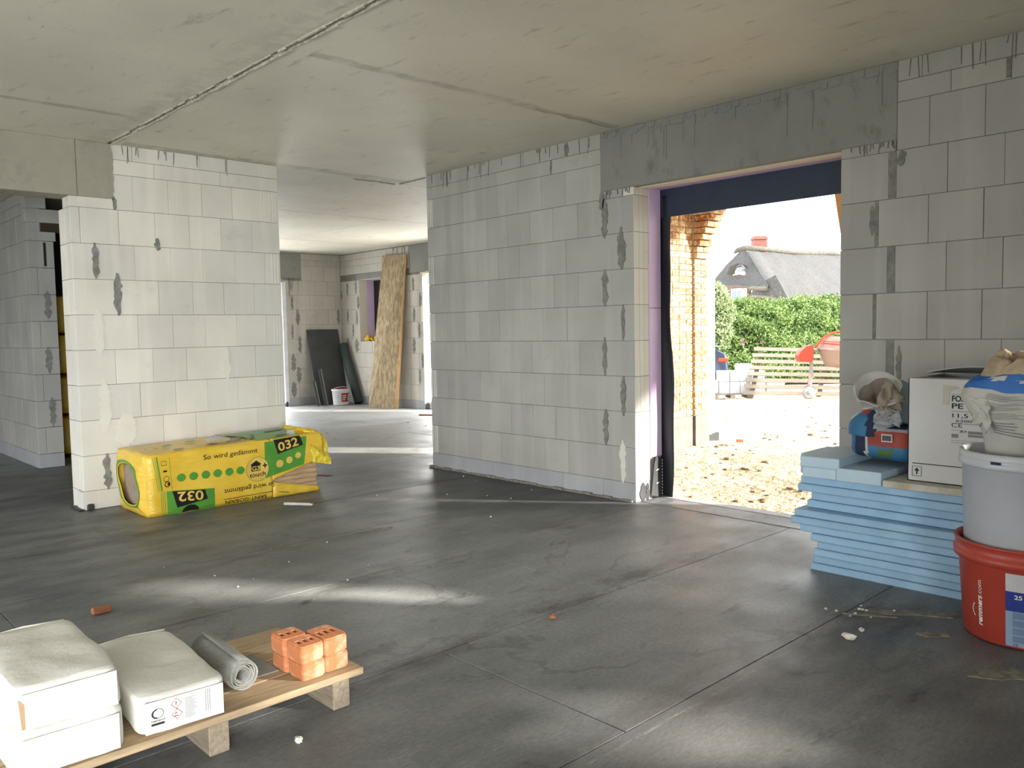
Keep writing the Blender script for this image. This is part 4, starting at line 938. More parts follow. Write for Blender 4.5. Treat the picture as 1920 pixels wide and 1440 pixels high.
# ---- two sacks of adhesive
def mf_low(p):
    if p.y > 1.800: return 0
    if p.y > 1.752: return 1
    if p.y > 1.738: return 4
    if p.z > .715 and p.x < 4.10: return 1
    if p.z > .70: return 5
    if p.z > .628: return 2
    if p.z > .612 and 1.62 < p.y: return 0
    if p.z > .575 and 1.60 < p.y < 1.69 and (p.y-1.60) > (.63-p.z)*.5: return 3
    return 0
t = thing('adhesive_sack', (4.2, 1.62, .565), label='full red, blue and navy printed sack lying beside the white carton', cat='sack', group='printed sacks on the board stack')
mb = MB(); pillow(mb, (4.20, 1.688, .645), (.190, .168, .093), 4.5, 30, .009, 9, mf_low, .02, 5, .520); mb.build('sack_body', ['adh_blue', 'adhesive_navy', 'adh_red', 'adh_green', 'sack_white', 'adh_grey'], t, smooth=True)
MB().box(4.001, 4.004, 1.612, 1.664, .652, .690).build('barcode_label', 'label_white', t)
mb = MB()
for i in range(12): y = 1.617+i*.0036; mb.box(3.9995, 4.0015, y, y+.002, .658, .684)
add_text(mb, '25 kg', .014, (3.997, 1.722, .682), (0, -1, 0), (0, 0, 1), .01)
tag(mb.build('barcode', 'ink', t), kind='stuff')
t = thing('open_sack', (4.15, 1.73, .735), label='torn open blue and red sack with rolled grey mouth, above the full sack', cat='sack', group='printed sacks on the board stack')
mb = MB(); A = Vector((4.16, 1.735, .700)); B = Vector((4.10, 1.725, .895)); NB = Vector((-.62, -.18, .62)).normalized()
ax1 = NB.cross(Vector((0, 0, 1))).normalized(); ax2 = NB.cross(ax1)
def osk(u, v):
    a = u*2*math.pi; ca, sa = math.cos(a), math.sin(a)
    base = A + Vector((.15*ca, .155*sa, -.03+.0*sa)); mouth = B + ax1*(.108*ca)+ax2*(.105*sa)
    m2 = A + Vector((.165*ca, .165*sa, .075))
    if v < .6:
        t_ = v/.6; p = base*(1-t_)**2+m2*2*t_*(1-t_)*1.0+mouth*t_**2
    elif v < .7: t_ = (v-.6)/.1; p = mouth + (ax1*ca+ax2*sa)*(.012*math.sin(t_*math.pi)) + NB*(.012*math.sin(t_*math.pi))-(ax1*ca+ax2*sa)*.014*t_
    else: t_ = (v-.7)/.3; p = mouth-(ax1*ca+ax2*sa)*(.014+.088*t_)-NB*.085*t_
    return p + mnoise.noise_vector(p*14)*.020*min(1, v*2)
def omf(u, v):
    if v > .74: return 4
    if v > .46: return 3
    p = osk(u, v)
    if p.y > 1.80: return 0 if p.z < .84 else 5
    if p.y > 1.745: return 1 if p.z > .78 else 0
    return 2 if p.z < .80 and p.y > 1.70 else 5
mb.grid(osk, 60, 36, 0, omf); mb.build('sack_body', ['adh_blue', 'adh_red', 'adhesive_navy', 'sack_white', 'paper_in', 'adh_grey'], t, smooth=True)
mb = MB(); mb.grid(lambda u, v: Vector((4.02+.09*u, 1.70-.10*v, .80+.07*u-.02*v))+mnoise.noise_vector(Vector((u*4, v*4, 2)))*.03+Vector((0, 0, .09*(1-v)*u)), 12, 14); mb.build('crumpled_paper', 'kraft_grey', t, smooth=True, solid=.002)
mb = MB(); mb.grid(lambda u, v: Vector((4.00+.02*u, 1.70-.12*v, .735+.07*u))+mnoise.noise_vector(Vector((u*5, v*5, 7)))*.025, 10, 14); mb.build('grey_flap', 'adh_grey', t, smooth=True, solid=.002)
t = thing('plastic_sheet', (4.2, 1.59, .74), label='pale blue translucent sheet leaning between the open sack and the carton', cat='sheet')
mb = MB(); mb.sheet([(4.05, 1.64, .775), (4.06, 1.53, .742), (4.25, 1.53, .87), (4.25, 1.67, .94)], .012, (.4, .1, -.8)); mb.build('sheet', 'pale_blue', t)

# ---- buckets
BC = Vector((3.60, .94, 0))
t = thing('red_bucket', tuple(BC), label='red plastic bucket with a white and blue label standing on the floor', cat='bucket')
mb = MB(); mb.lathe([(.001, .004), (.200, .004), (.207, .012), (.228, .30), (.232, .305), (.246, .31), (.247, .335), (.241, .338), (.241, .372), (.247, .377), (.243, .383), (.232, .381), (.226, .33), (.203, .02), (.001, .016)], BC, 64)
mb.build('bucket_body', 'bucket_red', t, smooth=True)
def BL(a, z, o=.0012): r_ = .207+(z-.012)*.021/.288+o; return BC+Vector((r_*math.cos(a), r_*math.sin(a), z))
a_l = math.radians(171)
def bpanel(mb, a0, a1, z0, z1, o=.0012): mb.grid(lambda u, v: BL(a0+(a1-a0)*u, z0+(z1-z0)*v, o), 14, 3)
av = math.atan2(-BC.y, -BC.x)  # direction to the camera (negative)
L0 = av-.27
mb = MB(); bpanel(mb, L0, L0+1.2, .225, .292); mb.build('label_top', 'label_white', t)
mb = MB(); bpanel(mb, L0, L0+1.2, .150, .225); mb.build('label_band', 'label_navy', t)
mb = MB(); bpanel(mb, L0, L0+1.2, .015, .150); mb.build('label_base', 'label_blue', t)
mb = MB()
for i in range(4): bpanel(mb, L0+.11, L0+1.1, .032+i*.030, .057+i*.030, .0020)
tag(mb.build('label_text_blocks', 'label_blue2', t), kind='stuff')
mb = MB()
add_text(mb, '25 kg', .022, None, None, None, .02, fit=.055, fn=lambda p, q: BL(L0+.13+p/.21, .198+q, .003))
add_text(mb, 'remmers', .030, None, None, None, .03, fit=.115, shear=.1, fn=lambda p, q: BL(L0-.40-q/.21, .065+p, .0026))
add_text(mb, '.com', .026, None, None, None, .0, fit=.058, fn=lambda p, q: BL(L0-.40-q/.21, .182+p, .0026))
def arcp(k): return (.095+.05*k, .030+.010*math.sin(k*math.pi))
for k in range(8):
    p0, p1 = arcp(k/8), arcp((k+1)/8); mb._add([BL(L0-.40-p0[1]/.21, p0[0]+.0, .0028), BL(L0-.40-p1[1]/.21, p1[0], .0028), BL(L0-.40-(p1[1]+.004)/.21, p1[0], .0028), BL(L0-.40-(p0[1]+.004)/.21, p0[0], .0028)], [(0, 1, 2, 3)])
tag(mb.build('white_lettering', 'white_print', t), kind='stuff')
mb = MB(); add_text(mb, 'CE', .014, None, None, None, 0, fn=lambda p, q: BL(L0+.12+p/.21, .018+q, .0030)); tag(mb.build('ce_mark', 'ink', t), kind='stuff')
t = thing('white_bucket', (BC.x, BC.y, .385), label='white plastic bucket stacked on the red bucket, holding an empty paper sack', cat='bucket')
mb = MB(); mb.lathe([(.001, .350), (.205, .350), (.211, .358), (.222, .665), (.228, .668), (.234, .672), (.234, .690), (.229, .694), (.232, .700), (.232, .722), (.224, .727), (.217, .722), (.214, .67), (.205, .37), (.001, .362)], BC, 64)
mb.build('bucket_body', 'bucket_white', t, smooth=True)
mb = MB(); r_ = .2335
mb.grid(lambda u, v: BC+Vector((r_*math.cos(av-.52+.16*u), r_*math.sin(av-.52+.16*u), .675+.026*v)), 8, 3); mb.build('dark_gap', 'adhesive_navy', t)
t = thing('paper_sack', (BC.x-.0, BC.y, .40), label='empty white and blue paper sack with torn brown top, stuck in the white bucket', cat='sack')
mb = MB()
secs = [(.42, .06, .02, .09, .11), (.60, .05, .01, .11, .13), (.72, .02, .0, .115, .14), (.86, -.03, .0, .125, .18), (.95, -.04, .0, .12, .205), (1.00, -.04, -.01, .11, .19), (1.03, -.04, -.02, .10, .16)]
def sk(u, v):
    f = v*(len(secs)-1); i = min(int(f), len(secs)-2); t_ = f-i; s0 = [a*(1-t_)+b*t_ for a, b in zip(secs[i], secs[i+1])]
    a = u*2*math.pi; c, s_ = math.cos(a), math.sin(a); q = (abs(c)**3.5+abs(s_)**3.5)**(1/3.5)
    p = Vector((BC.x-.04+s0[1]+s0[3]*c/q, BC.y-.02+s0[2]+s0[4]*s_/q, s0[0])); return p + mnoise.noise_vector(p*8)*.030*min(1, v*2) + mnoise.noise_vector(p*24)*.007*(v > .6)
def sm(u, v):
    p = sk(u, v)
    if v > .985: return 1
    if .74 < v < .86: return 1
    if v > .86: return 0 if mnoise.noise(p*9) > -.02 else 1
    return 0
mb.grid(sk, 72, 48, 0, sm); mb.build('sack_body', ['sack_white', 'sack_blue'], t, smooth=True)
mb = MB(); mb.grid(lambda u, v: sk(u, 1.0)*(1-v*.55)+Vector((BC.x-.09, BC.y-.04, 1.06))*(v*.55)+Vector((0, 0, .05*math.sin(v*3)*(1+mnoise.noise(sk(u, 1)*20))))+mnoise.noise_vector(Vector((u*16, v*5, 0)))*.012, 60, 8)
mb.build('torn_kraft_top', 'kraft', t, smooth=False, solid=.002)
mb = MB()   # blue band over the shoulder and a torn white flap hanging at the left
mb.grid(lambda u, v: (lambda p: p+(p-Vector((BC.x-.07, BC.y, p.z))).normalized()*.006)(sk(.30+u*.40, .90+v*.08)), 30, 4, 0, lambda u, v: 0 if (u*9) % 3 < 1.8 else None)
mb.build('blue_shoulder', 'sack_blue', t, smooth=True)
mb = MB(); mb.grid(lambda u, v: Vector((3.40+.02*u, 1.015+.045*u+.05*(1-v)*u, .925-.115*v+.02*u))+mnoise.noise_vector(Vector((u*3, v*4, 5)))*.022, 12, 14); mb.build('torn_flap', 'sack_white', t, smooth=True, solid=.002)
mb = MB(); rr = random.Random(9)
def S2(y, zfrac): # point on the sack's -x face at lateral y
    lo_, hi_ = .5, .75; best = None
    for k in range(40):
        u = .36+k*.0075; p = sk(u, zfrac); d = abs(p.y-y)
        if best is None or d < best[0]: best = (d, p)
    return best[1]+Vector((-.004, 0, 0))
for i in range(24):
    if i % 6 == 5: continue
    vf = .70-i*.0125; y0 = sk(.42, vf).y; l = rr.uniform(.07, .15); k = 5
    a = [S2(y0-l*j/k, vf) for j in range(k+1)]; b = [S2(y0-l*j/k, vf+.0045) for j in range(k+1)]
    mb._add(a+b, [(j, j+1, k+2+j, k+1+j) for j in range(k)])
tag(mb.build('small_print', 'ink_grey', t), kind='stuff')

# ---- things in the far room
t = thing('leaning_board', (7.5, 12.62, 0), label='large dark grey board leaning against the far wall beside the tub', cat='board', group='dark boards leaning in the far room')
MB().sheet([(7.185, 12.50, 0), (7.80, 12.50, 0), (7.80, 12.785, 1.295), (7.185, 12.785, 1.295)], .018, (0, -1, .22)).build('board_body', 'dark_board', t)
for i, (x, h, d) in enumerate(((7.14, .42, .06), (7.26, .62, .10))):
    t = thing('leaning_strip', (x, 12.45, 0), label=['short dark strip leaning at the left foot of the large dark board', 'narrow dark strip with pale edge leaning in front of the large dark board'][i], cat='board', group='dark strips leaning in the far room')
    MB().sheet([(x, 12.50-d, 0), (x+.06, 12.50-d, 0), (x+.02, 12.50-d+h*.20, h), (x-.02, 12.50-d+h*.20, h)], .012, (0, -1, .2)).build('board_body', 'dark_board', t)
    MB().sheet([(x+.060, 12.497-d, 0), (x+.070, 12.497-d, 0), (x+.030, 12.497-d+h*.20, h), (x+.020, 12.497-d+h*.20, h)], .012, (0, -1, .2)).build('pale_edge', 'felt_edge', t)
t = thing('dark_roll', (7.75, 12.3, 0), label='dark green roll leaning in the far corner behind the tub', cat='roll')
mb = MB(); mb.tube([(7.80, 12.16, .03), (7.80, 12.62, 1.03)], .078, 20); mb.build('roll_body', 'dark_roll', t, smooth=True)
mb = MB(); mb.tube([(7.80, 12.610, 1.01), (7.80, 12.627, 1.036)], .05, 16); mb.build('roll_core', 'carton_in', t)
t = thing('plastic_tub', (7.55, 12.22, 0), label='small white plastic tub with red label and red lid in the far room', cat='bucket')
mb = MB(); mb.lathe([(.001, .004), (.135, .004), (.14, .02), (.158, .245), (.168, .25), (.168, .275), (.155, .278), (.001, .27)], (7.52, 12.28, 0), 32, M4=None, sy=.8); mb.build('tub_body', 'tub', t, smooth=True)
mb = MB(); mb.lathe([(.001, .282), (.152, .282), (.156, .276)], (7.52, 12.28, 0), 32, sy=.8); mb.build('lid', 'tub_red', t)
def TB_(a, z): return Vector((7.52, 12.28, 0))+Vector(((.143+z*.07)*math.cos(a), .8*(.143+z*.07)*math.sin(a), z))
mb = MB(); mb.grid(lambda u, v: TB_(math.radians(247+60*u), .06+.15*v), 10, 3); mb.build('red_label', 'tub_red', t)
mb = MB()
for i in range(3): mb.grid(lambda u, v: TB_(math.radians(252+(26 if i else 20)*u), .09+.035*i+.018*v)*1.0+Vector((0, -.003, 0)), 5, 2)
mb.grid(lambda u, v: TB_(math.radians(292+10*u), .08+.11*v)+Vector((.001, -.003, 0)), 4, 2)
tag(mb.build('label_print', 'label_white', t), kind='stuff')
mb = MB(); mb.tube([Vector((7.52+.17*math.cos(a), 12.28-.02, .262+.05*math.sin(a))) for a in [math.pi*i/12 for i in range(13)]], .005, 6); mb.build('bail_handle', 'tub', t, smooth=True)
for i in range(2):
    dx = .0-.024*i; dy = -.028*i
    t = thing('strand_board', (7.7+dx, 11.2, 0), label=['tall strand board leaning in front of the far window, outer one', 'tall strand board leaning on the far window wall, inner one'][1-i], cat='board', group='strand boards leaning in the far room')
    MB().sheet([(7.555+dx, 11.44, 0), (7.745+dx, 10.97, 0), (7.888+dx*.3, 10.80, 2.46), (7.888+dx*.3, 11.42, 2.49)], .020, (-.93, -.30, .1)).build('board_body', 'osb' , t)
    MB().sheet([(7.745+dx, 10.968, 0), (7.748+dx+.02*1, 10.955, 0), (7.889+dx*.3+.0, 10.775, 2.46), (7.888+dx*.3, 10.798, 2.46)], .018, (-.93, -.30, .1)).build('sawn_edge', 'osb_edge', t)
def lump(name, c, r_, mt, label, cat, group=None, seed=0, sz=(1, 1, .6)):
    mb = MB(); rr = random.Random(seed); pr = []
    for k in range(6): a = math.pi*k/5; pr.append((max(.001, r_*math.sin(a)), -r_*math.cos(a)))
    off = len(mb.v); mb.lathe(pr, (0, 0, 0), 9)
    mb.v = [((Vector((v[0]*sz[0], v[1]*sz[1], v[2]*sz[2]))+mnoise.noise_vector(Vector(v)*1.4/r_+Vector((seed, 0, 0)))*r_*.45)) for v in mb.v]
    mz = min(v[2] for v in mb.v); mb.v = [(v[0]+c[0], v[1]+c[1], v[2]-mz+c[2]) for v in mb.v]
    o = mb.build(name, mt); return tag(o, label, cat, group)
lump('mortar_lump', (1.163, 2.197, 0), .013, 'crumb', 'cream mortar lump on the floor in front of the pallet', 'debris', seed=1)
lump('brick_chip', (2.451, 2.38, 0), .016, 'crumb_brick', 'small orange brick chip in the middle of the bare floor', 'debris', seed=2)
o = tag(MB().cbox(1.08, 1.16, 3.86, 3.895, 0, .03, .006).build('brick_fragment', 'crumb_brick'), 'flat brown brick fragment on the floor behind the white bags', 'debris')
lump('mortar_lump', (3.075, 1.397, 0), .022, 'crumb', 'white mortar lump on the floor in front of the red bucket', 'debris', seed=4, sz=(.6, 1.4, .5))
lump('mortar_lump', (3.20, 1.40, 0), .011, 'crumb', 'grey white pebble of mortar on the cement spill by the blue boards', 'debris', seed=5)
rr = random.Random(11)
for i in range(10): lump('foam_crumb', (3.45+rr.uniform(-.12, .12), 1.52+rr.uniform(-.14, .10), 0), .0045+rr.uniform(0, .003), 'crumb', 'tiny white foam crumb on the floor in front of the blue boards', 'debris', 'foam crumbs by the blue boards', 30+i)
for i in range(9): lump('plaster_crumb', (rr.uniform(3.2, 4.4), rr.uniform(3.9, 5.3), 0), .004+rr.uniform(0, .004), 'crumb', 'tiny white crumb on the dark floor in front of the grey block wall', 'debris', 'crumbs by the grey block wall', 50+i)
for i in range(9): lump('plaster_crumb', (rr.uniform(4.8, 7.0), rr.uniform(8.2, 11.0), 0), .007+rr.uniform(0, .005), 'crumb', 'tiny white crumb on the pale floor of the far room', 'debris', 'crumbs in the far room', 70+i)
for i in range(8): lump('plaster_crumb', (rr.uniform(1.5, 2.5), rr.uniform(3.3, 5.2), 0), .003+rr.uniform(0, .003), 'crumb', 'tiny white crumb on the floor between pallet and yellow pack', 'debris', 'crumbs by the yellow pack', 90+i)
t = thing('plastic_profile', (2.88, 5.32, 0), -.95, 'short white plastic strip lying in front of the yellow pack', 'strip')
MB().cbox(-.11, .11, -.014, .014, 0, .012, .003).build('strip_body', 'plastic_white', t, local=True); MB().cbox(-.11, .09, -.004, .004, .012, .016, .001).build('rib', 'plastic_white', t, local=True)
t = thing('wood_sliver', (3.62, 6.3, 0), -1.0, 'thin reddish wood sliver on the floor behind the yellow pack', 'wood'); MB().cbox(-.12, .12, -.008, .008, 0, .008, .002).build('sliver', 'crumb_brick', t, local=True)
t = thing('wood_lath', (7.36, 9.6, 0), -1.0, 'short brown lath on the floor by the bright far doorway', 'wood'); MB().cbox(-.16, .16, -.03, .03, 0, .02, .003).build('lath', 'crumb_brick', t, local=True)
# cement spills, flat patches of the floor
def spill(c, rx, ry, rz, seed):
    rr = random.Random(seed); pts = []
    for k in range(26): a = 2*math.pi*k/26; q = rr.uniform(.6, 1.15); x, y = rx*q*math.cos(a), ry*q*math.sin(a); pts.append((c[0]+x*math.cos(rz)-y*math.sin(rz), c[1]+x*math.sin(rz)+y*math.cos(rz)))
    MB().prism(pts, 'z', -.001, .0035).build('cement_spill', 'dust', fl)
spill((3.55, 1.33), .22, .035, -1.0, 1); spill((3.40, 1.46), .10, .018, -1.1, 2); spill((3.36, 1.18), .07, .028, -.8, 3); spill((3.15, .85), .16, .05, -.9, 4); spill((2.83, 4.28), .12, .02, -.3, 5); spill((1.84, 3.35), .05, .015, .3, 6)
# dark sheets and yellow packs of insulation seen through the hall opening
for i, (z0, z1) in enumerate(((.02, .42), (.44, .84), (.86, 1.26), (1.28, 1.66))):
    t = thing('insulation_pack', (2.72, 9.55, z0), .0, 'yellow insulation pack in the dark store room, '+['bottom', 'second from the bottom', 'third from the bottom', 'top'][i]+' of the pile', 'insulation', 'yellow packs in the dark store room')
    mb = MB(); pillow(mb, (0, 0, (z1-z0)/2), (.42, .3, (z1-z0)/2), 8, 10, .01, 5, None, 0, i); mb.build('film_wrap', 'film', t, smooth=True, local=True)
    mb = MB(); mb.lathe([(.11, 0), (.14, 0)], (-.1, 0, 0), 24, M4=Matrix.Translation((0, -.315, (z1-z0)/2)) @ Matrix.Rotation(math.pi/2, 4, 'X')); mb.build('black_emblem', 'film_black', t, local=True)
# ================================================================== OUTSIDE
OA = YAW - math.pi/2
def OW(u, d, z=0.0): return (math.cos(OA)*u - math.sin(OA)*d, math.sin(OA)*u + math.cos(OA)*d, z)   # u across the view, d away from the house
def othing(name, u, d, z=0, rz=0, label=None, cat=None, group=None, kind=None): return thing(name, OW(u, d, z), OA+rz, label, cat, group, kind)
def gz(d): return -.03 if d < 9 else -.03-.36*(min(d, 18.6)-9)/9.6 - (.5*(d-18.6)/10.4 if d > 18.6 else 0)
# sandy yard
mb = MB()
def ground(x, y):
    d = math.cos(YAW)*x+math.sin(YAW)*y; z = gz(max(d, 0)); a = 1 if d < 26 else .3
    n = .035*mnoise.fractal(Vector((x*1.1, y*1.1, 0)), 1.0, 2.0, 5)+.028*mnoise.noise(Vector((x*5, y*5, 3)))
    return z+n*a-.03
xs = [4.90+i*.11 for i in range(110)]+[17+i*.8 for i in range(50)]; ys = [-2+i*.11 for i in range(140)]+[13.4+i*.8 for i in range(40)]
mb.grid(lambda u, v: (lambda x, y: (x, y, ground(x, y)))(xs[round(u*(len(xs)-1))], ys[round(v*(len(ys)-1))]), len(xs), len(ys), 0)
yard = tag(mb.build('ground', 'sand', None, smooth=True), kind='structure')
mb = MB()
for (x0, x1, y0, y1) in ((-60, 4.9, -60, -2.0), (4.9, 57, -60, -2.0), (-60, -3.8, -2, 45), (-3.8, 4.9, 13.3, 45)): mb.box(x0, x1, y0, y1, -.3, -.06)
mb.build('outer_ground', 'grass', yard)
mb = MB(); rr = random.Random(17)
for i in range(240):
    d = rr.uniform(5.6, 18.5); u = (rr.uniform(1255, 1590)-960)/1547.5*d; x, y, _ = OW(u, d); s = rr.uniform(.008, .024)*(1 if rr.random() < .9 else 1.6)
    if x < 5.1 or (y > 5 and x < 8.0): continue
    z = ground(x, y); mb.cbox(x-s*1.4, x+s*1.4, y-s, y+s, z-s*.3, z+s*.45, s*.3)
tag(mb.build('earth_clods', 'sand_dark', yard), kind='stuff')
t = othing('brick_scrap', (1388-960)/1547.5*8.9, 8.9, gz(9)+.0, 0, 'small orange brick scrap lying on the bright sand outside', 'debris'); MB().cbox(-.035, .035, -.02, .02, -.005, .03, .005).build('scrap', 'crumb_brick', t, local=True)

# ---- brick facade of the next wing with the springing of an arch
bw = thing('brick_facade', (7.3, 5.25, 0), kind='structure', label='sunlit orange and yellow facing brick wall outside the door opening', cat='wall')
bw['kind'] = 'structure'
BH, BJ = .0655, .008
MB().box(6.55, 7.60, 5.212, 5.30, -.3, 2.75).build('mortar_bed', 'brick_joint', bw)
MB().box(7.60, 7.85, 5.188, 5.30, -.3, 2.75).build('mortar_bed', 'brick_joint', bw)
MB().box(4.90, 5.65, 5.20, 5.30, -.3, 2.75).build('wall_section', 'plinth', bw); MB().box(5.65, 6.95, 5.20, 5.3, 2.2, 2.75).build('wall_section', 'plinth', bw)
mb = MB(); mb.box(6.93, 7.605, 5.192, 5.31, -.3, .255); mb.box(7.60, 7.86, 5.165, 5.31, -.3, .255); mb.build('plinth', 'plinth', bw)
rr = random.Random(4); z = .262; r_ = 0
unit = {}
while z < 2.66:
    soldier = (.262 < z < .27) or (.52 < z < .59); hh = BH
    L = .052 if soldier else (.24 if r_ % 2 == 0 else .115); x = 7.598
    if r_ % 2 == 1 and not soldier: MB().cbox(7.598-.115, 7.598, 5.20, 5.30, z, z+hh-BJ, .002).build('brick', 'brick', bw); x -= .123
    while x > 6.96:
        L2 = L if not rr.random() < .3 or soldier else .115
        x0 = max(6.94, x-L2); MB().cbox(x0, x, 5.2+rr.uniform(-.002, .002), 5.29, z, z+hh-BJ, .002).build('brick', 'brick', bw); x = x0-BJ
    # pier beside it, facing -y, corbelling out course by course above z = 2
    n = max(0, int((z-2.0)/BH)+1); y0 = 5.175-.034*n; xx = 7.605
    for j, L3 in enumerate((.115, .115) if r_ % 2 else (.24,)):
        MB().cbox(xx, xx+L3, y0, 5.29, z, z+hh-BJ, .002).build('brick', 'brick', bw); xx += L3+.008
    z += BH; r_ += 1
# the opposite haunch, boarded
mb = MB(); mb.prism([(3.50, 1.95), (3.56, 2.06), (3.60, 2.30), (3.64, 2.56), (3.66, 2.75), (3.2, 2.75), (3.2, 1.95)], 'x', 7.61, 7.85); mb.box(4.86, 7.85, 2.9, 3.3, 2.5, 2.75); mb.build('arch_haunch', 'board_orange', bw)

# ---- tan slumped sack and blocks on a small pallet
t = othing('slumped_sack', 4.36, 19.4, gz(19)-.02, 0, 'tall tan pointed sack slumped at the corner of the brick wall outside', 'sack')
mb = MB(); mb.lathe([(.001, .02), (.13, .02), (.19, .14), (.20, .30), (.16, .46), (.10, .68), (.06, .86), (.05, 1.05), (.001, 1.12)], (0, 0, 0), 18, sy=.7)
mb.v = [tuple(Vector(v)+mnoise.noise_vector(Vector(v)*3)*.03) for v in mb.v]; mb.build('sack_body', 'sack_tan', t, smooth=True, local=True)
mb = MB(); mb.lathe([(.001, 0), (.10, 0), (.145, .02)], (0, 0, 0), 18, M4=Matrix.Translation((.06, -.12, .36)) @ Matrix.Rotation(math.radians(70), 4, 'X')); mb.build('sack_bottom', 'sand_dark', t, smooth=True, local=True)
g19 = gz(19)
t = othing('small_pallet', 5.02, 19.0, g19+.0, 0, 'small flat wooden pallet carrying white blocks out in the yard', 'pallet')
for x in (-.42, -.04, .34): MB().cbox(x, x+.10, -.25, .25, -.01, .075, .004).build('bearer', 'wood_grey', t, local=True)
for y in (-.25, -.08, .09): MB().cbox(-.46, .46, y, y+.15, .076, .098, .003).build('plank', 'pallet_pale', t, local=True)
zb = g19+.10
for (u, z, w_, h, d, lab) in ((4.865, 0, .23, .27, 0, 'lower left'), (5.105, 0, .23, .27, 0, 'lower middle'), (5.345, 0, .23, .27, 0, 'lower right'), (4.865, .275, .23, .25, 0, 'upper left'), (5.09, .275, .19, .25, .0, 'upper middle'), (5.35, .275, .31, .40, .04, 'tallest, upper right'), (4.71, 0, .07, .30, .05, 'narrow upright left end')):
    t = othing('white_block', u, 19.0+d, zb+z, 0, lab+' white building block on the small pallet outside', 'block', 'white blocks on the yard pallet')
    MB().cbox(-w_/2, w_/2, -.15, .15, 0, h-.003, .004).build('block_body', 'aac_white', t, local=True)
# ---- big slatted pallets leaning back
t = othing('slatted_rack', 6.5, 18.7, -.36, 0, 'long slatted wooden pallet rack leaning behind the concrete mixer', 'pallet')
for i in range(8):
    f = i/7; z = -.32+f*.97; u0 = 5.22+.40*f; dd = 18.55+.55*f; t2 = .032
    mb = MB(); A = [(u0, dd, z+.36+.10-.01), (8.6, dd-.0, z+.36-.04-.01), (8.6, dd+.05, z+.36+.04), (u0, dd+.05, z+.36+.18-.01)]
    mb.sheet([(a[0]-6.5, a[1]-18.7, a[2]) for a in [(u0, dd, z+.36+.01), (8.6, dd, z+.36-.10), (8.6, dd+.05, z+.36-.015), (u0, dd+.05, z+.36+.09)]], .022, (0, 1, -.4)); mb.build('slat', 'pallet_pale', t, local=True)
for u in (5.36, 6.9, 8.3):
    mb = MB(); mb.sheet([(u-6.5, 18.62-18.7, 0-.02), (u+.10-6.5, 18.62-18.7, -.02), (u+.10+.38-6.5, 19.16-18.7, .98), (u+.38-6.5, 19.16-18.7, .98)], .06, (0, 1, -.4)); mb.build('bearer', 'pallet_pale', t, local=True)
for k, (u, z, h) in enumerate(((5.95, 0, .3), (6.42, 0, .26), (5.93, .305, .22))):
    t = othing('white_block', u, 20.2, -.38+z, 0, ['left lower', 'right lower', 'upper'][k]+' white block glimpsed behind the slatted rack', 'block', 'white blocks behind the rack'); MB().cbox(-.22, .22, -.15, .15, 0, h, .004).build('block_body', 'aac_white', t, local=True)
# ---- concrete mixer
mg = -.36; U0, D0 = 6.95, 18.0
t = othing('concrete_mixer', U0, D0, mg, 0, 'red concrete mixer with dusty drum and two wheels outside the doorway', 'mixer')
k_ = D0/18.4
def W(u, z, d=0): return Vector((u*k_-U0, d, (z-.0)-mg))
mb = MB(); mb.prism([tuple(a) for a in [(W(6.37, 0).x, W(0, .57).z), (W(6.40, 0).x, W(0, .43).z), (W(6.66, 0).x, W(0, .42).z), (W(6.70, 0).x, W(0, .52).z), (W(6.70, 0).x, W(0, .79).z), (W(6.55, 0).x, W(0, .77).z), (W(6.42, 0).x, W(0, .66).z)]], 'y', -.10, .14); mb.build('motor_cover', 'mixer_red', t, local=True)
mb = MB(); mb.lathe([(.001, -.012), (.022, -.012), (.026, 0)], W(6.54, .62, -.10), 12, M4=Matrix.Rotation(math.pi/2, 4, 'X')); mb.build('knob', 'head_cream', t, local=True)
mb = MB(); mb.box(W(6.655, 0).x, W(6.715, 0).x, -.03, .03, W(0, .02).z, W(0, .81).z); mb.build('post', 'wheel_grey', t, local=True)
mb = MB(); mb.tube([W(6.675, .14), W(6.62, -.02, -.12), W(6.55, -.24, -.22)], [.055, .045, .04], 8); mb.build('leg', 'mixer_pale', t, local=True, smooth=True)
mb = MB(); mb.tube([W(6.685, .14), W(6.70, -.05, .14), W(6.72, -.24, .22)], [.05, .045, .04], 8); mb.build('leg', 'mixer_red', t, local=True, smooth=True)
for sd_ in (-1, 1): mb = MB(); mb.tube([W(7.9, .6), W(7.95, .0, .1*sd_), W(8.0, -.33, .25*sd_)], .035, 8); mb.build('leg', 'mixer_red', t, local=True, smooth=True)
for a_, b_ in ((6.68, 6.9), (7.8, 7.95)): mb = MB(); mb.tube([W(a_, .66), W(b_, .66)], .03, 8); mb.build('axle', 'wheel_grey', t, local=True, smooth=True)
for (u, z, d) in ((6.54, -.235, -.24), (6.735, -.235, .24)):
    mb = MB(); mb.lathe([(.03, -.03), (.115, -.03), (.135, -.022), (.135, .022), (.115, .03), (.03, .03)], W(u, z, d), 24, M4=Matrix.Rotation(math.radians(78), 4, 'X')); mb.lathe([(.001, -.04), (.035, -.04), (.035, .04), (.001, .04)], W(u, z, d), 12, M4=Matrix.Rotation(math.radians(78), 4, 'X'))
    mb.build('wheel', 'wheel_grey', t, local=True, smooth=True)
TR = Matrix.Rotation(math.radians(6), 4, 'Y')
mb = MB(); mb.lathe([(.001, -.34), (.27, -.33), (.33, -.22), (.46, .02), (.47, .03), (.47, .05), (.46, .06), (.44, .19), (.36, .30), (.30, .33)], W(7.32, .62), 40, M4=TR); mb.build('drum', 'mixer_dirty', t, local=True, smooth=True)
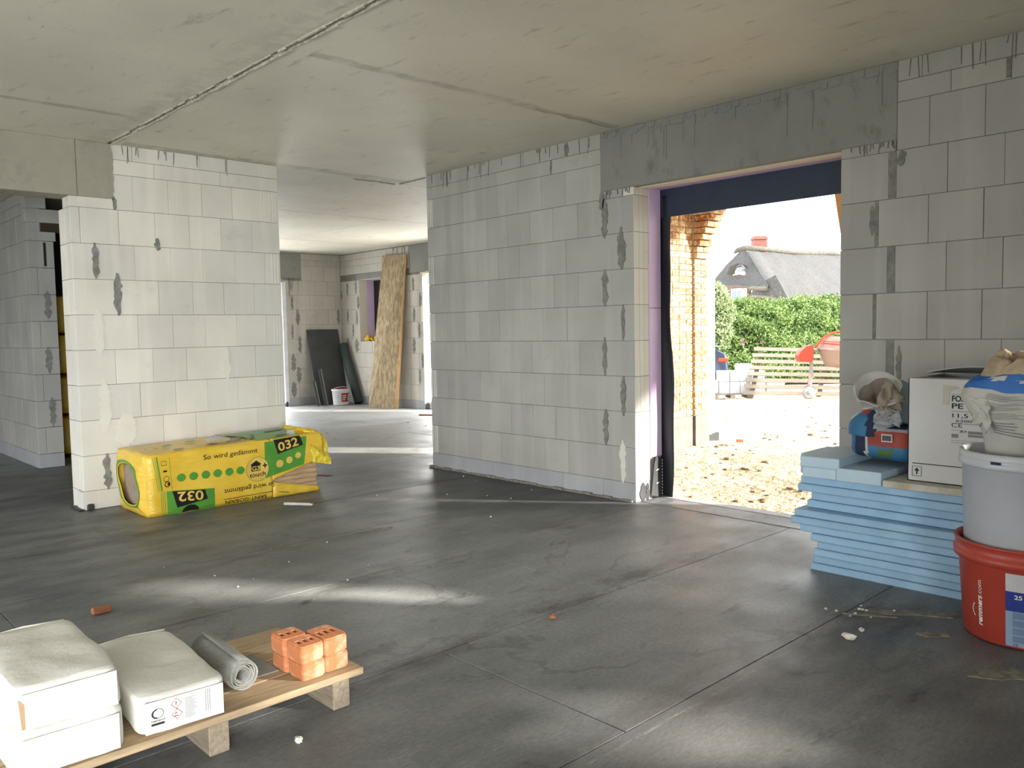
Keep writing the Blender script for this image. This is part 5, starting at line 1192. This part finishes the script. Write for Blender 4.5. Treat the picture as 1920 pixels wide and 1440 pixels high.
mb = MB(); mb.lathe([(.475, .02), (.485, .03), (.485, .055), (.475, .065)], W(7.32, .62), 40, M4=TR); mb.build('drum_seam', 'mixer_pale', t, local=True)
mb = MB(); mb.lathe([(.445, .10), (.448, .15), (.43, .21)], W(7.32, .625), 40, M4=TR); mb.build('red_band', 'mixer_red', t, local=True, smooth=True)
C_ = W(7.30, .58); mb = MB(); mb.tube([C_+Vector((.56*math.cos(a), -.10, .49*math.sin(a))) for a in [math.radians(20+140*i/20) for i in range(21)]], .026, 8); mb.build('tilting_hoop', 'mixer_orange', t, local=True, smooth=True)
# ---- blue estate car, rear quarter
t = othing('car', 5.6, 30, -.90, 0, 'dark blue car parked behind the brick wall, its rear end showing', 'car')
def prof_pts():   # (u, z) outline, rear at +u
    return [(-2.1, .35), (-2.15, .62), (-2.0, .80), (-1.3, .92), (-.75, 1.36), (-.3, 1.46), (.9, 1.47), (1.55, 1.42), (1.98, 1.16), (2.02, .98), (2.06, .60), (1.98, .32), (1.6, .25), (-1.8, .25)]
mb = MB(); pr = prof_pts(); cw = .86
for (s0, y0, s1, y1) in ((.965, -cw, 1, -cw+.06), (1, -cw+.06, 1, cw-.06), (1, cw-.06, .965, cw)):
    cz = .8; A = [(p[0]*s0, y0+(.14 if p[1] > 1.2 and y0 < 0 else 0)-(.14 if p[1] > 1.2 and y0 > 0 else 0), cz+(p[1]-cz)*s0) for p in pr]; B_ = [(p[0]*s1, y1+(.14 if p[1] > 1.2 and y1 < 0 else 0)-(.14 if p[1] > 1.2 and y1 > 0 else 0), cz+(p[1]-cz)*s1) for p in pr]
    n = len(pr); mb._add(A+B_, [(i, (i+1) % n, n+(i+1) % n, n+i) for i in range(n)])
    if y0 == -cw: mb._add(A, [tuple(range(n))])
    if y1 == cw: mb._add(B_, [tuple(range(n-1, -1, -1))])
mb.build('car_body', 'car', t, local=True)
mb = MB(); mb.sheet([(-.65, -.865, .98), (-.5, -.80, 1.30), (.2, -.79, 1.36), (.2, -.868, .98)], .012, (0, -1, .1)); mb.sheet([(.28, -.868, .98), (.28, -.79, 1.36), (1.25, -.79, 1.35), (1.52, -.83, 1.15), (1.30, -.868, .98)], .012, (0, -1, .1)); mb.build('side_window', 'car_dark', t, local=True)
mb = MB(); mb.sheet([(1.60, -.62, 1.40), (1.60, .62, 1.40), (1.99, .70, 1.12), (1.99, -.70, 1.12)], .012, (1, 0, .8)); mb.build('rear_window', 'car_glass', t, local=True)
mb = MB(); mb.sheet([(.2, -.74, 1.475), (1.60, -.74, 1.44), (1.85, -.66, 1.42), (1.85, .66, 1.42), (.2, .74, 1.475)], .018, (0, 0, 1)); mb.build('roof_spoiler', 'alloy', t, local=True)
mb = MB(); mb.cbox(1.70, 2.06, -.88, -.55, .88, 1.02, .03); mb.build('tail_lamp', 'lamp_red', t, local=True)
mb = MB(); mb.box(-.6, 1.5, -.878, -.868, .955, .975); mb.build('chrome_strip', 'alloy', t, local=True)
mb = MB(); mb.cbox(1.5, 2.10, -.87, .87, .28, .52, .04); mb.build('bumper', 'car_dark', t, local=True)
for u in (-1.35, 1.28):
    mb = MB(); mb.lathe([(.001, -.1), (.2, -.1), (.30, -.1), (.32, -.06), (.32, .1), (.001, .1)], (u, -.80, .32), 28, M4=Matrix.Rotation(math.pi/2, 4, 'X')); mb.build('wheel', 'tyre', t, local=True, smooth=True)
    mb = MB(); mb.lathe([(.001, 0), (.20, 0), (.21, .02)], (u, -.905, .32), 20, M4=Matrix.Rotation(math.pi/2, 4, 'X')); mb.build('hub', 'alloy', t, local=True)
# ---- rose hedge
hd = othing('rose_hedge', 10.5, 34, -.9, 0, 'dense green rose hedge with pink flowers behind the yard', 'hedge')
def hs(u, f, amp=1.0):
    """surface of the hedge: u across, f 0 at the near foot .. 1 at the top ridge"""
    d = 31.6+6.0*f; z = -.95+3.15*math.sin(f*math.pi/2)**.9
    n = mnoise.fractal(Vector((u*.9, d*.9, 5)), 1.0, 2.0, 3)
    return Vector((u, d-.35*n*amp, z+.28*n*amp))
mb = MB(); mb.grid(lambda a, b: hs(4.0+a*14.5, b)-Vector((10.5, 34, -.9)), 90, 26); mb.grid(lambda a, b: hs(4.0+a*14.5, 1)-Vector((10.5, 34, -.9))+Vector((0, b*2, -b*3)), 60, 3)
mb.build('inner_twigs', 'leaf_core', hd, local=True)
def leaves(mb, fn, n, s, rr):
    for i in range(n):
        p = fn(rr); a = Vector((rr.uniform(-1, 1), rr.uniform(-1, .6), rr.uniform(-.2, 1))).normalized(); b = a.orthogonal().normalized(); b.rotate(Matrix.Rotation(rr.uniform(0, 6.28), 3, a)); c = a.cross(b); q = s*rr.uniform(.6, 1.25)
        mb._add([p-b*q, p+c*q*.5+a*q*.15, p+b*q, p-c*q*.5+a*q*.15], [(0, 1, 2, 3)])
rr = random.Random(2); mb = MB()
def hp(rr):
    u = rr.uniform(6.0, 16.0); p = hs(u, rr.random()**.8); return p+Vector((rr.gauss(0, .05), -abs(rr.gauss(0, .14)), abs(rr.gauss(0, .13))))-Vector((10.5, 34, -.9))
leaves(mb, hp, 52000, .072, rr); tag(mb.build('foliage', 'leaf', hd, local=True), kind='stuff')
def flower(u, d, z, s):
    mb = MB()
    for k in range(5):
        a = 2*math.pi*k/5; e = Vector((math.cos(a), -.35, math.sin(a))); f = Vector((-math.sin(a), 0, math.cos(a))); o = Vector((u-10.5, d-34, z+.9))
        mb._add([o, o+e*s*.7+f*s*.4, o+e*s*1.05, o+e*s*.7-f*s*.4], [(0, 1, 2, 3)])
    mb.build('rose_flower', 'flower', hd, local=True)
for (px, py, s) in ((1399, 613, .05), (1391, 644, .06), (1388, 636, .09), (1425, 641, .09), (1451, 631, .09), (1443, 619, .06), (1470, 651, .09), (1494, 645, .08), (1340, 600, .06), (1420, 585, .05), (1500, 592, .05), (1540, 610, .05), (1460, 590, .05), (1360, 640, .05)):
    zz = None
    for q in range(60):   # where the hedge surface lies at that height
        f = q/59; p = hs(0, f, 0); u_ = (px-960)/1547.5*p.y; zq = H+(611-py)/1547.5*p.y
        if p.z >= zq: zz = (u_, p.y-.30, zq); break
    if zz: flower(*zz, s)
# light green bush at the left
bs = othing('garden_bush', 7.9, 33.0, -.9, 0, 'tall pale green flowering bush at the left end of the hedge', 'bush')
blobs = [(7.5, 33.3, 2.0, .85), (8.0, 33.1, 2.35, .70), (8.35, 33.0, 1.8, .6), (6.9, 33.3, 1.4, 1.0), (7.9, 33.0, 1.0, .9)]
mb = MB()
for (u, d, z, r_) in blobs: mb.lathe([(.001, -r_*.8), (r_*.6, -r_*.5), (r_*.78, 0), (r_*.6, r_*.5), (.001, r_*.78)], (u-7.9, d-33.0, z+.9), 12)
mb.tube([(0, 0, 0), (0, 0, 1.2)], .06, 6); mb.build('inner_twigs', 'leaf_core', bs, local=True)
rr = random.Random(8); mb = MB()
def bpnt(rr):
    u, d, z, r_ = rr.choice(blobs); v = Vector((rr.gauss(0, 1), rr.gauss(0, 1), rr.gauss(0, 1))).normalized()*r_*rr.uniform(.75, 1.08); return Vector((u-7.9, d-33.0, z+.9))+v
leaves(mb, bpnt, 11000, .065, rr); tag(mb.build('foliage', 'leaf2', bs, local=True), kind='stuff')
# ---- thatched house
hu = 60*(1340-960)/1547.5
ht = othing('thatched_house', hu, 60, 0, 0, 'large thatched house with eyebrow dormer and brick chimney behind the hedge', 'house')
def interp(a, b, t_): return a+(b-a)*t_
def P4(a, b, c, d, u, v): return (Vector(a).lerp(Vector(b), u)).lerp(Vector(d).lerp(Vector(c), u), v)
# hip end: apex, left edge, eave
Ap = Vector((3.0, 4.2, 7.0)); Rr = Vector((14.0, 8.0, 6.75)); EL = Vector((.80, 5.6, 4.75)); ER = Vector((3.70, 0.2, 4.10)); FB = Vector((5.3, -.6, 2.2)); FR = Vector((15.0, 3.0, 2.0)); HC = Vector((4.1, .3, 4.6))
def hipface(u, v):   # u: left->right, v: top->eave
    top = Ap.lerp(Ap+Vector((.35, -.2, 0)), u); bot = Vector((.95, 5.2, 4.45)).lerp(Vector((3.85, .1, 4.02)), u)
    p = top.lerp(bot, v); p.x += -.12*math.sin(v*math.pi)*(1-u)
    # eyebrow: lift around the little window
    e = math.exp(-((u-.50)/.20)**2)*math.exp(-((v-.60)/.17)**2); p += Vector((-.1, -.9, .42))*e
    return p+Vector((0, 0, .05*mnoise.noise(p*1.3)))
def frontface(u, v):
    top = (Ap+Vector((.35, -.2, 0))).lerp(Rr, u); bot = Vector((4.9, -.9, 2.0)).lerp(FR, u)
    p = top.lerp(bot, v); p += Vector((-.25, -.5, .1))*math.sin(v*math.pi)*(1-u)*.6
    if u < .12: p.y -= .25*math.sin(u/.12*math.pi)
    return p+Vector((0, .10*mnoise.noise(p*.8), .06*mnoise.noise(p*1.7)))
mb = MB(); mb.grid(hipface, 44, 44, 0, lambda u, v: None if ((u-.50)/.15)**2+((v-.70)/.085)**2 < 1 and v < .74 else 0); mb.grid(frontface, 50, 40)
mb.grid(lambda u, v: hipface(1, v).lerp(frontface(0, v*.62), u)+Vector((0, -.25*math.sin(u*math.pi), .12*math.sin(u*math.pi))), 8, 30)
def lowface(u, v):   # lower skirt sweeping round below the hip eave
    a = Vector((3.35, 1.0, 4.25)).lerp(Vector((2.85, 1.2, 3.42)), v); b = Vector((4.5, .15, 4.9)).lerp(Vector((5.35, -.95, 2.5)), v); p = a.lerp(b, u); p.z += .35*math.sin(u*math.pi*.9)*v; return p
mb.grid(lowface, 20, 20); mb.build('thatch_roof', 'thatch', ht, local=True, smooth=True)
mb = MB(); 
mb.tube([hipface(i/20, 1.0)+Vector((0, 0, -.10)) for i in range(21)], .17, 8); mb.tube([lowface(i/16, 1)+Vector((0, 0, -.04)) for i in range(17)], .12, 8); mb.tube([frontface(i/10, 1) for i in range(11)], .15, 8)
mb.build('thatch_eave', 'thatch_edge', ht, local=True, smooth=True)
mb = MB(); mb.tube([(2.72, 4.6, 6.95), (2.9, 4.4, 7.12), (3.5, 4.2, 7.26), (5, 4.7, 7.2), (7, 5.4, 7.02), (9, 6.2, 6.94), (11, 7, 7.0), (14, 8, 6.9)], [.10, .19, .22, .20, .20, .19, .2, .2], 10); mb.build('roof_ridge', 'thatch_ridge', ht, local=True, smooth=True)
# dormer: dark recess, half round window
mb = MB(); c0 = hipface(.50, .66)
mb.sheet([c0+Vector((-.75, .9, -.35)), c0+Vector((.85, .15, -.35)), c0+Vector((.55, .25, .30)), c0+Vector((-.05, .5, .48)), c0+Vector((-.55, .8, .25))], .1, (0, 1, 0)); mb.build('dormer_recess', 'dormer_dark', ht, local=True)
dv = Vector((.86, -.50, 0)).normalized(); wc = c0+Vector((.12, .15, -.26))
def hw(r_, a): return wc+dv*(r_*math.cos(a))+Vector((0, 0, r_*.95*math.sin(a)))
mb = MB(); mb.sheet([hw(.44, math.pi*i/12) for i in range(13)]+[hw(.44, math.pi)+Vector((0, 0, -.1)), hw(.44, 0)+Vector((0, 0, -.1))], .06, (-.5, -.86, 0)); fo = mb.build('dormer_window', 'house_trim', ht, local=True)
mb = MB(); mb.sheet([hw(.27, math.pi*i/12)+Vector((-.04, -.07, .06)) for i in range(13)], .02, (-.5, -.86, 0)); g_ = mb.build('pane', 'glass', fo, local=True)
mb = MB(); b0 = hw(0, 0)+Vector((-.055, -.10, .06)); mb.box(b0.x-.02, b0.x+.02, b0.y-.01, b0.y+.01, b0.z, b0.z+.27); mb.build('glazing_bar', 'house_trim', fo, local=True)
# gable wall with window and shutters
wa, wb_ = Vector((1.15, 4.3, 0)), Vector((2.95, 1.4, 0)); wd = (wb_-wa).normalized(); wn_ = Vector((wd.y, -wd.x, 0))*-1
wn_ = Vector((-.85, -.53, 0)) if wn_.y > 0 else wn_
mb = MB(); mb.sheet([wa+Vector((0, 0, -1.5)), wb_+Vector((0, 0, -1.5)), wb_+Vector((0, 0, 4.2)), wa+Vector((0, 0, 4.45))], .2, -wn_); mb.build('end_wall', 'house_wall', ht, local=True)
mb = MB(); mb.sheet([(2.9, 1.5, -1.5), (14, 4.2, -1.5), (14, 4.2, 3.2), (2.9, 1.5, 3.4)], .2, (0, 1, 0)); mb.build('long_wall', 'house_wall', ht, local=True)
def wl_(s, z, o=.05): return wa+wd*s+Vector((0, 0, z))+wn_*o
LW = (wb_-wa).length
def wrect(name, s0, s1, z0, z1, mt, parent, o=.05, th=.05):
    mb = MB(); mb.sheet([wl_(s0*LW, z0, o), wl_(s1*LW, z0, o), wl_(s1*LW, z1, o), wl_(s0*LW, z1, o)], th, wn_); return mb.build(name, mt, parent, local=True)
wf = wrect('window', .50, .82, 2.9, 4.08, 'house_trim', ht)
for i in range(2): wrect('pane', .54+i*.14, .66+i*.13, 3.0, 3.92, 'glass', wf, .11, .01)
wrect('shutter', .84, .96, 2.9, 4.05, 'shutter', ht); wrect('shutter', .18, .36, 2.9, 4.0, 'shutter', ht); wrect('shutter_frame', .15, .18, 2.9, 4.02, 'house_trim', ht)
mb = MB(); mb.cbox(4.3, 5.3, 4.7, 5.6, 6.5, 7.95, .03); mb.cbox(4.22, 5.38, 4.62, 5.68, 7.95, 8.10, .03); mb.cbox(4.3, 5.3, 4.7, 5.6, 8.1, 8.22, .02)
for i in range(10): mb.cbox(4.285, 5.315, 4.685, 5.615, 6.62+i*.13, 6.70+i*.13, .01)
mb.build('chimney', 'chimney', ht, local=True)
for (u, z0, z1, d) in ((3.75, 7.3, 8.5, 4.6), (7.5, 6.9, 8.0, 5.8), (9.1, 6.9, 7.65, 6.2)):
    mb = MB(); mb.tube([(u, d, z0), (u, d, z1)], .022, 6); mb.tube([(u, d, z0), (u, d, z0+.35)], .05, 6); mb.build('roof_rod', 'metal', ht, local=True)
# second roof glimpsed left of the bush
t = othing('neighbour_roof', 5.2*2, 66, 0, 0, 'low dark roof edge glimpsed behind the pale bush', 'house'); MB().prism([(0, 2.5), (4.4, 2.5), (4.2, 4.2), (.5, 4.2)], 'y', 0, 3).build('roof', 'thatch_edge', t, local=True)
